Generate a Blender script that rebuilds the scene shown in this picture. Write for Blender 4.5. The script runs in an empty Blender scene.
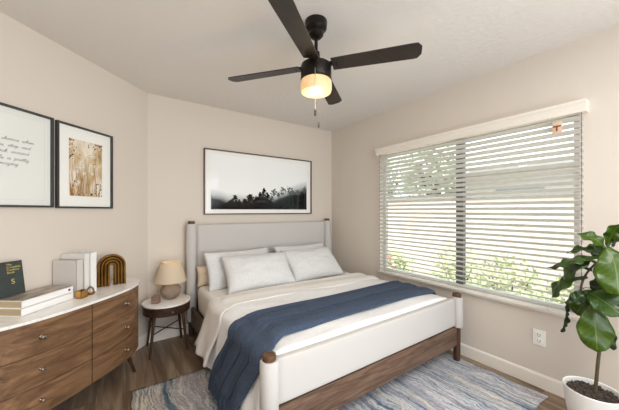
import bpy, bmesh, math, random
from mathutils import Vector, Matrix, noise
random.seed(7)
PI = math.pi
scene = bpy.context.scene
COL = scene.collection

# ------------------------------------------------------------------ camera
CAM = Vector((-2.531, -3.117, 1.288))
cam_d = bpy.data.cameras.new('camera')
cam = bpy.data.objects.new('camera', cam_d); COL.objects.link(cam)
cam.location = CAM
cam.rotation_euler = (PI/2, 0, math.radians(55.5) - PI/2)
cam_d.sensor_width = 36.0
cam_d.lens = 275.5/619*36
cam_d.shift_y = 6/619
cam_d.clip_start = 0.05
scene.camera = cam

# ------------------------------------------------------------------ light
world = bpy.data.worlds.new('sky'); scene.world = world; world.use_nodes = True
wn = world.node_tree; wn.nodes.clear()
wo = wn.nodes.new('ShaderNodeOutputWorld'); wb = wn.nodes.new('ShaderNodeBackground')
wb.inputs[0].default_value = (0.86, 0.93, 1.0, 1); wb.inputs[1].default_value = 2.1
wn.links.new(wb.outputs[0], wo.inputs[0])

def area(name, loc, rot, sx, sy, power, color):
    l = bpy.data.lights.new(name, 'AREA'); l.shape = 'RECTANGLE'; l.size = sx; l.size_y = sy
    l.energy = power; l.color = color
    o = bpy.data.objects.new(name, l); COL.objects.link(o); o.location = loc; o.rotation_euler = rot
    return o
# hazy sun standing high behind the house: lights the garden, not the room
sun_d = bpy.data.lights.new('hazy_sun', 'SUN'); sun_d.energy = 7.0; sun_d.angle = math.radians(12); sun_d.color = (0.93, 0.96, 1.0)
sun = bpy.data.objects.new('hazy_sun', sun_d); COL.objects.link(sun)
sun.rotation_euler = Vector((-.30, -.35, 1.0)).to_track_quat('Z', 'Y').to_euler()
# unseen fill light added behind the camera to brighten the room
area('rear_fill_light', (-1.5, -4.45, 1.3), (math.radians(122), 0, math.radians(34)), 2.0, 2.0, 44, (0.94, 0.97, 1.0))
# second added fill light, out of view overhead, brightens the bed top
area('overhead_fill_light', (-1.8, -3.55, 2.40), (0, 0, 0), 1.3, 0.9, 34, (1.0, 0.98, 0.95))

scene.view_settings.view_transform = 'Standard'
scene.view_settings.look = 'None'
scene.view_settings.gamma = 1
scene.view_settings.exposure = 0.30
scene.view_settings.use_curve_mapping = False
scene.cycles.use_denoising = True
scene.cycles.max_bounces = 10
scene.cycles.diffuse_bounces = 6
scene.cycles.transparent_max_bounces = 12
scene.cycles.sample_clamp_indirect = 6

# ------------------------------------------------------------------ helpers
def lin(c):
    return tuple(((v/255)/12.92 if v/255 <= .04045 else ((v/255+.055)/1.055)**2.4) for v in c) + (1,)

def mat(name, rgb, rough=.6, metal=0., rgb2=None, nscale=8., stretch=(1,1,1), bump=0., bscale=40., spec=.5, coat=0., rot=(0,0,0), trans=0.):
    m = bpy.data.materials.new(name); m.use_nodes = True
    nt = m.node_tree; b = nt.nodes['Principled BSDF']
    b.inputs['Base Color'].default_value = lin(rgb)
    b.inputs['Roughness'].default_value = rough; b.inputs['Metallic'].default_value = metal
    b.inputs['Specular IOR Level'].default_value = spec
    b.inputs['Coat Weight'].default_value = coat
    tc = nt.nodes.new('ShaderNodeTexCoord'); mp = nt.nodes.new('ShaderNodeMapping')
    mp.inputs['Scale'].default_value = stretch; mp.inputs['Rotation'].default_value = rot
    nt.links.new(tc.outputs['Object'], mp.inputs[0])
    if rgb2:
        n = nt.nodes.new('ShaderNodeTexNoise'); n.inputs['Scale'].default_value = nscale; n.inputs['Detail'].default_value = 5
        nt.links.new(mp.outputs[0], n.inputs['Vector'])
        r = nt.nodes.new('ShaderNodeValToRGB'); r.color_ramp.elements[0].color = lin(rgb); r.color_ramp.elements[1].color = lin(rgb2)
        r.color_ramp.elements[0].position = .3; r.color_ramp.elements[1].position = .7
        nt.links.new(n.outputs['Fac'], r.inputs[0]); nt.links.new(r.outputs[0], b.inputs['Base Color'])
    if bump:
        n2 = nt.nodes.new('ShaderNodeTexNoise'); n2.inputs['Scale'].default_value = bscale; n2.inputs['Detail'].default_value = 4
        nt.links.new(mp.outputs[0], n2.inputs['Vector'])
        bp = nt.nodes.new('ShaderNodeBump'); bp.inputs['Strength'].default_value = bump; bp.inputs['Distance'].default_value = .004
        nt.links.new(n2.outputs['Fac'], bp.inputs['Height']); nt.links.new(bp.outputs[0], b.inputs['Normal'])
    return m

def wood(name, dark, mid, light, axis='X', scale=1., rough=.45):
    """grain stretched along the given local axis"""
    m = bpy.data.materials.new(name); m.use_nodes = True
    nt = m.node_tree; b = nt.nodes['Principled BSDF']; b.inputs['Roughness'].default_value = rough
    b.inputs['Specular IOR Level'].default_value = .3
    tc = nt.nodes.new('ShaderNodeTexCoord'); mp = nt.nodes.new('ShaderNodeMapping')
    s = {'X': (1.3, 14, 14), 'Y': (14, 1.3, 14), 'Z': (14, 14, 1.3)}[axis]
    mp.inputs['Scale'].default_value = tuple(v*scale for v in s)
    nt.links.new(tc.outputs['Object'], mp.inputs[0])
    n = nt.nodes.new('ShaderNodeTexNoise'); n.inputs['Scale'].default_value = 1.6; n.inputs['Detail'].default_value = 7
    n.inputs['Distortion'].default_value = 1.2; n.inputs['Roughness'].default_value = .6
    nt.links.new(mp.outputs[0], n.inputs['Vector'])
    r = nt.nodes.new('ShaderNodeValToRGB'); cr = r.color_ramp
    cr.elements[0].position = .28; cr.elements[0].color = lin(dark)
    cr.elements[1].position = .75; cr.elements[1].color = lin(light)
    e = cr.elements.new(.5); e.color = lin(mid)
    nt.links.new(n.outputs['Fac'], r.inputs[0]); nt.links.new(r.outputs[0], b.inputs['Base Color'])
    bp = nt.nodes.new('ShaderNodeBump'); bp.inputs['Strength'].default_value = .15; bp.inputs['Distance'].default_value = .002
    nt.links.new(n.outputs['Fac'], bp.inputs['Height']); nt.links.new(bp.outputs[0], b.inputs['Normal'])
    return m

def emis(name, rgb, strength):
    m = bpy.data.materials.new(name); m.use_nodes = True
    b = m.node_tree.nodes['Principled BSDF']
    b.inputs['Base Color'].default_value = lin(rgb); b.inputs['Emission Color'].default_value = lin(rgb)
    b.inputs['Emission Strength'].default_value = strength
    return m

class MB:
    def __init__(s): s.bm = bmesh.new(); s.mi = 0
    def _f(s, vs):
        try:
            f = s.bm.faces.new(vs); f.material_index = s.mi; return f
        except ValueError: return None
    def box(s, x0, x1, y0, y1, z0, z1, M=None, bevel=0.):
        vs = [Vector((x, y, z)) for x in (x0, x1) for y in (y0, y1) for z in (z0, z1)]
        if M: vs = [M @ v for v in vs]
        v = [s.bm.verts.new(p) for p in vs]
        fs = [s._f([v[i] for i in q]) for q in ((0,1,3,2),(4,6,7,5),(0,4,5,1),(2,3,7,6),(0,2,6,4),(1,5,7,3))]
        if bevel:
            es = list({e for f in fs for e in f.edges})
            bmesh.ops.bevel(s.bm, geom=es, offset=bevel, segments=2, affect='EDGES', profile=.6)
        return s
    def lathe(s, prof, seg=28, M=None, caps=True, arc=None):
        rings = []
        for r, z in prof:
            ring = []
            for i in range(seg):
                a = 2*PI*i/seg; p = Vector((r*math.cos(a), r*math.sin(a), z))
                if M: p = M @ p
                ring.append(s.bm.verts.new(p))
            rings.append(ring)
        for a, b in zip(rings, rings[1:]):
            for i in range(seg):
                s._f((a[i], a[(i+1) % seg], b[(i+1) % seg], b[i]))
        if caps:
            s._f(list(reversed(rings[0]))); s._f(rings[-1])
        return s
    def tube(s, pts, rad, seg=10, caps=True):
        pts = [Vector(p) for p in pts]; n = len(pts)
        rs = rad if isinstance(rad, (list, tuple)) else [rad]*n
        rings = []; up = None
        for i, p in enumerate(pts):
            t = (pts[min(i+1, n-1)] - pts[max(i-1, 0)]).normalized()
            if up is None:
                up = t.orthogonal().normalized()
            up = (up - t*up.dot(t)).normalized(); w = t.cross(up)
            rings.append([s.bm.verts.new(p + (up*math.cos(2*PI*k/seg) + w*math.sin(2*PI*k/seg))*rs[i]) for k in range(seg)])
        for a, b in zip(rings, rings[1:]):
            for k in range(seg): s._f((a[k], a[(k+1) % seg], b[(k+1) % seg], b[k]))
        if caps: s._f(list(reversed(rings[0]))); s._f(rings[-1])
        return s
    def prism(s, poly, h0, h1, M=None):
        """poly in xy, extruded z h0..h1"""
        a = [Vector((x, y, h0)) for x, y in poly]; b = [Vector((x, y, h1)) for x, y in poly]
        if M: a = [M @ p for p in a]; b = [M @ p for p in b]
        a = [s.bm.verts.new(p) for p in a]; b = [s.bm.verts.new(p) for p in b]
        n = len(a)
        s._f(list(reversed(a))); s._f(b)
        for i in range(n): s._f((a[i], a[(i+1) % n], b[(i+1) % n], b[i]))
        return s
    def grid(s, fn, nu, nv, closed_u=False):
        vs = [[s.bm.verts.new(fn(i/nu, j/nv)) for j in range(nv+1)] for i in range(nu+1)]
        for i in range(nu):
            for j in range(nv): s._f((vs[i][j], vs[i+1][j], vs[i+1][j+1], vs[i][j+1]))
        return s
    def build(s, name, mats, parent=None, smooth=True, loc=(0,0,0), solid=0., offset=-1, sharp=35, weld=False, sub=0):
        if weld: bmesh.ops.remove_doubles(s.bm, verts=s.bm.verts, dist=1e-5)
        if not solid: bmesh.ops.recalc_face_normals(s.bm, faces=s.bm.faces)
        me = bpy.data.meshes.new(name); s.bm.to_mesh(me); s.bm.free()
        for m in (mats if isinstance(mats, (list, tuple)) else [mats]): me.materials.append(m)
        o = bpy.data.objects.new(name, me); COL.objects.link(o); o.location = loc
        if parent: o.parent = parent
        if smooth:
            for p in me.polygons: p.use_smooth = True
            if sharp: me.set_sharp_from_angle(angle=math.radians(sharp))
        if solid:
            md = o.modifiers.new('thickness', 'SOLIDIFY'); md.thickness = solid; md.offset = offset
        if sub:
            md = o.modifiers.new('subsurf', 'SUBSURF'); md.levels = sub; md.render_levels = sub
        return o

def tag(o, label=None, cat=None, group=None, kind=None):
    if label: o['label'] = label
    if cat: o['category'] = cat
    if group: o['group'] = group
    if kind: o['kind'] = kind
    return o
def thing(name, label, cat, loc=(0,0,0), rz=0., group=None):
    o = bpy.data.objects.new(name, None); COL.objects.link(o); o.empty_display_size = .1
    o.location = loc; o.rotation_euler = (0, 0, rz)
    return tag(o, label, cat, group)
def struct(o): return tag(o, kind='structure')

# materials
M = {}
M['wall'] = mat('wall paint', (212,203,192), .85, bump=.12, bscale=90)
M['ceil'] = mat('ceiling knockdown paint', (222,218,213), .9, bump=.9, bscale=30)
M['white_trim'] = mat('white trim paint', (232,226,216), .45)
M['white_slat'] = mat('white blind slat', (220,217,211), .45)
M['fabric_white'] = mat('cream upholstery', (194,191,187), .9, bump=.35, bscale=420)
M['linen'] = mat('beige linen', (226,223,219), .95, rgb2=(234,231,227), nscale=60, bump=.4, bscale=260)
M['duvet'] = mat('ivory cotton', (230,231,233), .95, rgb2=(236,237,238), nscale=30, bump=.3, bscale=200)
M['sheet'] = mat('cream fitted sheet', (234,230,224), .95, bump=.3, bscale=160)
M['pillow'] = mat('pale grey pillow linen', (210,211,211), .95, rgb2=(221,222,222), nscale=60, bump=.5, bscale=220)
M['peach'] = mat('warm beige pillow', (214,196,172), .95, bump=.3, bscale=160)
M['walnut'] = wood('walnut veneer', (82,58,40), (120,90,64), (156,122,90), 'X', 1.0)
M['walnut_z'] = wood('walnut legs', (48,32,24), (70,48,36), (92,64,48), 'Z', 1.5)
M['walnut_cap'] = wood('walnut cap', (66,46,30), (92,66,46), (118,88,64), 'Z', 3)
M['rail'] = wood('walnut rail', (64,48,38), (100,78,63), (134,108,90), 'X', 1.6)
M['rail_y'] = wood('walnut side rail', (60,40,28), (88,62,46), (118,88,68), 'Y', 1.6)
M['dark_wood'] = wood('dark walnut', (40,26,20), (58,38,28), (78,54,40), 'X', 2)
M['brass'] = mat('brushed brass', (196,150,84), .28, 1.)
M['gold'] = mat('aged gold metal', (168,128,66), .38, .85, rgb2=(122,88,42), nscale=14)
M['nickel'] = mat('polished nickel', (210,200,188), .2, 1.)
M['bronze'] = mat('oil rubbed bronze', (32,27,24), .38, .6)
M['black'] = mat('black frame', (58,60,57), .5)
M['blacker'] = mat('black plastic', (22,22,22), .5)
M['white_plastic'] = mat('white plastic', (240,238,232), .35)
M['slot'] = mat('dark slot', (60,58,54), .6)
M['paper'] = mat('book pages', (190,174,140), .9, rgb2=(166,150,118), nscale=3, stretch=(1,1,90))
M['white_paper'] = mat('white book cover', (238,238,236), .5)
M['pot'] = mat('matt white ceramic', (236,236,233), .35, rgb2=(228,228,226), nscale=4)
M['leaf_under'] = None
def marble():
    m = mat('white marble', (236,233,228), .18, rgb2=None)
    nt = m.node_tree; b = nt.nodes['Principled BSDF']
    tc = nt.nodes.new('ShaderNodeTexCoord'); n = nt.nodes.new('ShaderNodeTexNoise')
    n.inputs['Scale'].default_value = 3.5; n.inputs['Detail'].default_value = 8; n.inputs['Distortion'].default_value = 2.2
    nt.links.new(tc.outputs['Object'], n.inputs['Vector'])
    r = nt.nodes.new('ShaderNodeValToRGB'); e = r.color_ramp.elements
    e[0].position = .47; e[0].color = lin((240,238,235)); e[1].position = .54; e[1].color = lin((239,237,234))
    x = r.color_ramp.elements.new(.5); x.color = lin((226,223,220))
    nt.links.new(n.outputs['Fac'], r.inputs[0]); nt.links.new(r.outputs[0], b.inputs['Base Color'])
    return m
M['marble'] = marble()

# ------------------------------------------------------------------ room shell
H = 2.44
C1 = Vector((-2.31, 0)); U = Vector((-.70711, -.70711)); N = Vector((.70711, -.70711))
C2 = C1 + U*2.6                       # far end of the angled wall
XW, YR = C2.x, -4.75
T = .12
def poly_floor():
    return [(.0+T, 0+T), (-2.36, 0+T), (C2.x-T, C2.y+.05), (XW-T, YR-T), (T, YR-T)]
# floor
def floor_mat():
    m = bpy.data.materials.new('wood plank floor'); m.use_nodes = True
    nt = m.node_tree; b = nt.nodes['Principled BSDF']; b.inputs['Roughness'].default_value = .42
    tc = nt.nodes.new('ShaderNodeTexCoord')
    mp = nt.nodes.new('ShaderNodeMapping'); mp.inputs['Rotation'].default_value = (0, 0, PI/2)
    nt.links.new(tc.outputs['Object'], mp.inputs[0])
    br = nt.nodes.new('ShaderNodeTexBrick'); br.inputs['Scale'].default_value = 1
    br.inputs['Brick Width'].default_value = 1.22; br.inputs['Row Height'].default_value = .178
    br.inputs['Mortar Size'].default_value = .0015; br.inputs['Mortar'].default_value = (.05, .035, .025, 1)
    br.inputs['Color1'].default_value = (.35, .35, .35, 1); br.inputs['Color2'].default_value = (1, 1, 1, 1)
    br.offset = .37
    nt.links.new(mp.outputs[0], br.inputs['Vector'])
    mp2 = nt.nodes.new('ShaderNodeMapping'); mp2.inputs['Scale'].default_value = (12, 1.1, 1)
    nt.links.new(tc.outputs['Object'], mp2.inputs[0])
    add = nt.nodes.new('ShaderNodeVectorMath'); add.operation = 'ADD'
    sc_ = nt.nodes.new('ShaderNodeVectorMath'); sc_.operation = 'SCALE'; sc_.inputs['Scale'].default_value = 7
    nt.links.new(br.outputs['Color'], sc_.inputs[0]); nt.links.new(mp2.outputs[0], add.inputs[0]); nt.links.new(sc_.outputs[0], add.inputs[1])
    n = nt.nodes.new('ShaderNodeTexNoise'); n.inputs['Scale'].default_value = 1.4; n.inputs['Detail'].default_value = 8; n.inputs['Distortion'].default_value = .8
    nt.links.new(add.outputs[0], n.inputs['Vector'])
    r = nt.nodes.new('ShaderNodeValToRGB'); e = r.color_ramp.elements
    e[0].position = .25; e[0].color = lin((100,80,64)); e[1].position = .8; e[1].color = lin((186,166,142))
    x = e.new(.5); x.color = lin((136,113,90))
    nt.links.new(n.outputs['Fac'], r.inputs[0])
    mx = nt.nodes.new('ShaderNodeMix'); mx.data_type = 'RGBA'; mx.blend_type = 'MULTIPLY'; mx.inputs['Factor'].default_value = .5
    nt.links.new(r.outputs[0], mx.inputs['A']); nt.links.new(br.outputs['Color'], mx.inputs['B'])
    mx2 = nt.nodes.new('ShaderNodeMix'); mx2.data_type = 'RGBA'
    nt.links.new(br.outputs['Fac'], mx2.inputs['Factor']); nt.links.new(mx.outputs['Result'], mx2.inputs['A'])
    mx2.inputs['B'].default_value = (.05, .035, .025, 1)
    nt.links.new(mx2.outputs['Result'], b.inputs['Base Color'])
    return m
struct(MB().prism(poly_floor(), -.1, 0).build('floor', floor_mat(), smooth=False))
struct(MB().prism(poly_floor(), H, H+.1).build('ceiling', M['ceil'], smooth=False))
# window opening in the right wall
WY0, WY1, WZ0, WZ1 = -2.62, -.90, .575, 1.97
b = MB()
b.box(0, T, WY1, T, 0, H); b.box(0, T, YR-T, WY0, 0, H)
b.box(0, T, WY0, WY1, 0, WZ0); b.box(0, T, WY0, WY1, WZ1, H)
struct(b.build('wall_right', M['wall'], smooth=False))
struct(MB().box(-2.31-.05, 0, 0, T, 0, H).build('wall_back', M['wall'], smooth=False))
c1o = C1 - N*T; c2o = C2 - N*T
struct(MB().prism([C1, C2, c2o, (c1o.x, c1o.y)], 0, H).build('wall_left', M['wall'], smooth=False))
struct(MB().box(XW-T, XW, YR-T, C2.y, 0, H).build('wall_west', M['wall'], smooth=False))
# unseen rear wall; its wide unglazed opening is added to let light in
RX0, RX1, RZ = -2.95, -.2, 2.1
b = MB(); b.box(XW, RX0, YR-T, YR, 0, H); b.box(RX1, 0, YR-T, YR, 0, H); b.box(RX0, RX1, YR-T, YR, RZ+.3, H)
struct(b.build('wall_rear', M['wall'], smooth=False))
# baseboards
def bb_prof(t=.014, h=.1): return [(0, 0), (t, 0), (t, h-.012), (t*.5, h), (0, h)]
def baseboard(name, p0, p1, nrm):
    b = MB(); p0 = Vector(p0); p1 = Vector(p1); nrm = Vector(nrm)
    rings = []
    for p in (p0, p1):
        rings.append([b.bm.verts.new((p.x+nrm.x*o, p.y+nrm.y*o, z)) for o, z in bb_prof()])
    n = len(rings[0])
    for i in range(n): b._f((rings[0][i], rings[0][(i+1) % n], rings[1][(i+1) % n], rings[1][i]))
    b._f(rings[0]); b._f(rings[1])
    struct(b.build(name, M['white_trim'], smooth=False))
baseboard('baseboard_right', (0, YR), (0, 0), (-1, 0))
baseboard('baseboard_back', (0, 0), (-2.31, 0), (0, -1))
baseboard('baseboard_left', (C1.x, C1.y), (C2.x, C2.y), (N.x, N.y))

# ------------------------------------------------------------------ window
M['dark_alu'] = mat('dark window frame', (92,92,90), .5)
M['white_alu'] = mat('white window frame', (205,203,198), .5)
glass = bpy.data.materials.new('window glass'); glass.use_nodes = True
nt = glass.node_tree; nt.nodes.clear()
o_ = nt.nodes.new('ShaderNodeOutputMaterial'); tr = nt.nodes.new('ShaderNodeBsdfTransparent'); gl = nt.nodes.new('ShaderNodeBsdfGlossy')
gl.inputs['Roughness'].default_value = .02; mx = nt.nodes.new('ShaderNodeMixShader'); mx.inputs[0].default_value = .05
tr.inputs[0].default_value = (.95, .97, .96, 1)
nt.links.new(tr.outputs[0], mx.inputs[1]); nt.links.new(gl.outputs[0], mx.inputs[2]); nt.links.new(mx.outputs[0], o_.inputs[0])
YM = -1.80
win = bpy.data.objects.new('window_1', None); COL.objects.link(win); struct(win); win.location = (.085, -1.76, WZ0)
def wl(b_): return b_
b = MB(); e = .04
y0, y1, z0, z1 = WY0+1.76, WY1+1.76, 0, WZ1-WZ0
b.box(-.02, .02, y0, y1, z0, z0+e); b.box(-.02, .02, y0, y1, z1-e, z1)
b.box(-.02, .02, y0, y0+e, z0+e, z1-e); b.box(-.02, .02, y1-e, y1, z0+e, z1-e)
b.build('window_frame', M['white_alu'], win, smooth=False)
MB().box(-.025, .025, YM+1.76-.032, YM+1.76+.032, z0+e, z1-e).build('mullion', M['dark_alu'], win, smooth=False)
MB().box(-.002, .002, y0+e, YM+1.76-.032, z0+e, z1-e).build('window_pane', glass, win, smooth=False)
MB().box(-.002, .002, YM+1.76+.032, y1-e, z0+e, z1-e).build('window_pane', glass, win, smooth=False)
struct(MB().box(-.022, .065, WY0-.01, WY1+.01, WZ0-.018, WZ0+.004, bevel=.003).build('trim_1', M['white_trim']))

# blind
bl = thing('window_blind', 'wide white horizontal slat blind hanging over the garden window', 'blind', (-.03, -1.77, WZ0))
BY0, BY1 = -2.645, -.915
HY0, HY1 = -2.665, -.89
b = MB()  # valance: stepped moulding
prof = [(0.03,.0),(-.028,.0),(-.028,.022),(-.022,.026),(-.030,.048),(-.040,.062),(-.040,.078),(.03,.078)]
za = 1.935 - WZ0
for yy0, yy1 in ((HY0, HY1),):
    ra = [b.bm.verts.new((x, yy0+1.77, za+z)) for x, z in prof]; rb = [b.bm.verts.new((x, yy1+1.77, za+z)) for x, z in prof]
    n = len(prof)
    for i in range(n): b._f((ra[i], ra[(i+1) % n], rb[(i+1) % n], rb[i]))
    b._f(ra); b._f(rb)
b.build('valance', M['white_trim'], bl, smooth=False)
NS = 31; pitch = (1.925-.605)/NS; tilt = math.radians(25)
b = MB()
for k in range(NS):
    zc = .625 - WZ0 + pitch*k
    Mx = Matrix.Translation((0, (BY0+BY1)/2+1.77, zc)) @ Matrix.Rotation(tilt, 4, 'Y')
    L = (BY1-BY0)/2
    n = 4
    top = []; bot = []
    for i in range(n+1):
        x = -.025 + .05*i/n; h = .0022*(1-(x/.025)**2)
        top.append((x, h+.0014)); bot.append((x, h-.0014))
    pr = top + bot[::-1]
    ra = [b.bm.verts.new(Mx @ Vector((x, -L, z))) for x, z in pr]; rb = [b.bm.verts.new(Mx @ Vector((x, L, z))) for x, z in pr]
    m_ = len(pr)
    for i in range(m_): b._f((ra[i], ra[(i+1) % m_], rb[(i+1) % m_], rb[i]))
    b._f(ra); b._f(rb)
b.build('slats', M['white_slat'], bl, smooth=True, sharp=50)
b = MB(); b.box(-.026, .026, BY0+1.77, BY1+1.77, .006, .024, bevel=.004); b.build('bottom_rail', M['white_trim'], bl)
M['cord'] = mat('blind cord', (205,200,192), .8)
for yc in (-1.05, -1.38, -1.74, -2.08, -2.47):
    b = MB()
    for x in (-.0275, .0275):
        b.tube([(x, yc+1.77, .01), (x, yc+1.77, za+.01)], .0011, 5)
    b.build('ladder_cord', M['cord'], bl)
b = MB(); b.tube([(-.034, -.958+1.77, .02), (-.034, -.958+1.77, za+.01)], .0022, 6)
b.build('tilt_wand', mat('grey wand', (120,118,112), .4), bl)
b = MB(); b.tube([(-.02, -2.641+1.77, .03), (-.02, -2.641+1.77, za-.0)], .0024, 6)
b.build('lift_cord', mat('violet grey cord', (110,98,120), .6), bl)
# window sticker hung on the slats
st = thing('hanging_tag', 'small tan tag with a brown bar hanging at the upper right of the blind', 'tag', (-.062, -2.522, 1.815))
MB().box(-.0015, .0015, -.026, .026, .0, .085, bevel=.001).build('tag_card', mat('tan card', (216,190,160), .7, rgb2=(206,170,150), nscale=20), st)
b = MB(); b.box(-.0026, -.0016, -.02, .022, .048, .058); b.box(-.0026, -.0016, -.003, .006, .02, .048)
b.build('printed_mark', mat('brown print', (120,60,44), .7), st, smooth=False)
MB().tube([(0, 0, .085), (0.004, 0, .112)], .001, 5).build('tag_string', M['cord'], st)

# ------------------------------------------------------------------ garden outside
M['grass'] = mat('garden soil and gravel', (160,150,132), .95, rgb2=(140,134,112), nscale=6)
struct(MB().box(T, 14, -12, 14, -.25, -.15).build('ground', M['grass'], smooth=False))
gw = thing('garden_wall', 'pinkish stucco garden wall beyond the blind with grey coping', 'garden wall', (3.6, 1.5, -.15))
MB().box(-.1, .1, -8, 9, 0, 1.72).build('wall_panel', mat('pink stucco', (226,208,196), .95, bump=.4, bscale=30), gw, smooth=False)
MB().box(-.13, .13, -8, 9, 1.72, 1.80).build('coping', mat('grey coping', (150,144,136), .9), gw, smooth=False)
hs = thing('neighbouring_house', 'grey sided house with low roof standing beyond the garden wall', 'house', (8, -1.5, -.15))
MB().box(0, 4, -6, 4.2, 0, 2.75).build('house_wall', mat('grey siding', (218,214,209), .9, rgb2=(208,204,199), nscale=2, stretch=(1,1,20)), hs, smooth=False)
b = MB(); 
b.prism([(-.6, 2.7), (4.4, 2.7), (4.4, 2.85), (2.2, 3.9), (1.8, 3.9), (-.6, 2.85)], -6.4, 4.6, Matrix.Rotation(PI/2, 4, 'X') @ Matrix.Scale(-1, 4, (0,0,1)))
b.build('roof', mat('grey shingle roof', (176,173,170), .9), hs, smooth=False)
for yy in (-3.5, 1.2):
    MB().box(-.04, .0, yy, yy+1.3, 1.0, 2.2).build('house_window', mat('house glass', (160,166,170), .3), hs, smooth=False)

def leafcloud(bm_mb, c, r, n, size, seed, flat=1.):
    rnd = random.Random(seed)
    for _ in range(n):
        d = Vector((rnd.gauss(0,1), rnd.gauss(0,1), rnd.gauss(0,1))).normalized() * (rnd.random()**.35)
        p = Vector((c[0]+d.x*r[0], c[1]+d.y*r[1], c[2]+d.z*r[2]))
        a = Vector((rnd.gauss(0,1), rnd.gauss(0,1), rnd.gauss(0,1))).normalized(); q = a.orthogonal().normalized()
        s = size*(.6+.8*rnd.random())
        vs = [bm_mb.bm.verts.new(p + v) for v in (a*s, q*s*.45, -a*s, -q*s*.45)]
        bm_mb._f(vs)
M['shrub'] = mat('shrub leaves', (160,172,118), .7, rgb2=(198,204,158), nscale=5)
M['tree'] = mat('tree leaves', (190,197,172), .8, rgb2=(212,217,194), nscale=3)
M['bark'] = mat('bark', (96,80,64), .9, rgb2=(70,58,46), nscale=20)
def shrub(x, y, r, h, label, seed, flower=None):
    t = thing('garden_shrub', label, 'shrub', (x, y, -.15), 0)
    b = MB(); leafcloud(b, (0, 0, h*.6), (r, r, h*.42), 700, .04, seed); b.build('foliage', M['shrub'], t, smooth=False)
    b = MB()
    for k in range(5):
        a = k*1.25; b.tube([(0, 0, 0), (.3*r*math.cos(a), .3*r*math.sin(a), h*.35), (.6*r*math.cos(a), .6*r*math.sin(a), h*.7)], [.014, .01, .006], 6)
    b.build('stems', M['bark'], t)
    if flower:
        b = MB(); leafcloud(b, (-.1, 0, h*.62), (r*.9, r*.9, h*.36), 60, .035, seed+1); b.build('blossoms', flower, t, smooth=False)
red = mat('red petals', (206,84,84), .7)
shrub(1.75, -.90, .38, .92, 'rounded green shrub outside, left of the window mullion', 3)
shrub(1.45, -1.68, .38, .90, 'rounded green shrub outside, right of the window mullion', 4)
shrub(1.15, -2.38, .33, .82, 'green shrub outside behind the potted plant leaves', 5)
shrub(1.6, .12, .32, .78, 'red flowering shrub outside, low behind the left end of the blind', 6, red)
def tree(x, y, h, r, label, seed):
    t = thing('garden_tree', label, 'tree', (x, y, -.15))
    b = MB(); leafcloud(b, (0, 0, h*.7), (r, r, h*.32), 1500, .13, seed); b.build('crown', M['tree'], t, smooth=False)
    b = MB(); b.tube([(0,0,0),(.1,0,h*.35),(0,.1,h*.7)], [.14,.1,.05], 8)
    for k in range(5):
        a = k*1.3; b.tube([(.05,0,h*.4),(r*.6*math.cos(a), r*.6*math.sin(a), h*.75)], [.06,.02], 6)
    b.build('trunk', M['bark'], t)
tree(6.5, 4.6, 4.2, 1.5, 'leafy tree behind the garden wall, left half of the window', 11)
tree(6.3, 7.8, 4.6, 1.6, 'leafy tree behind the garden wall, far left of the window', 12)
tree(5.2, 1.6, 3.9, .9, 'slim tree in front of the grey house, centre of the window', 13)

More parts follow.
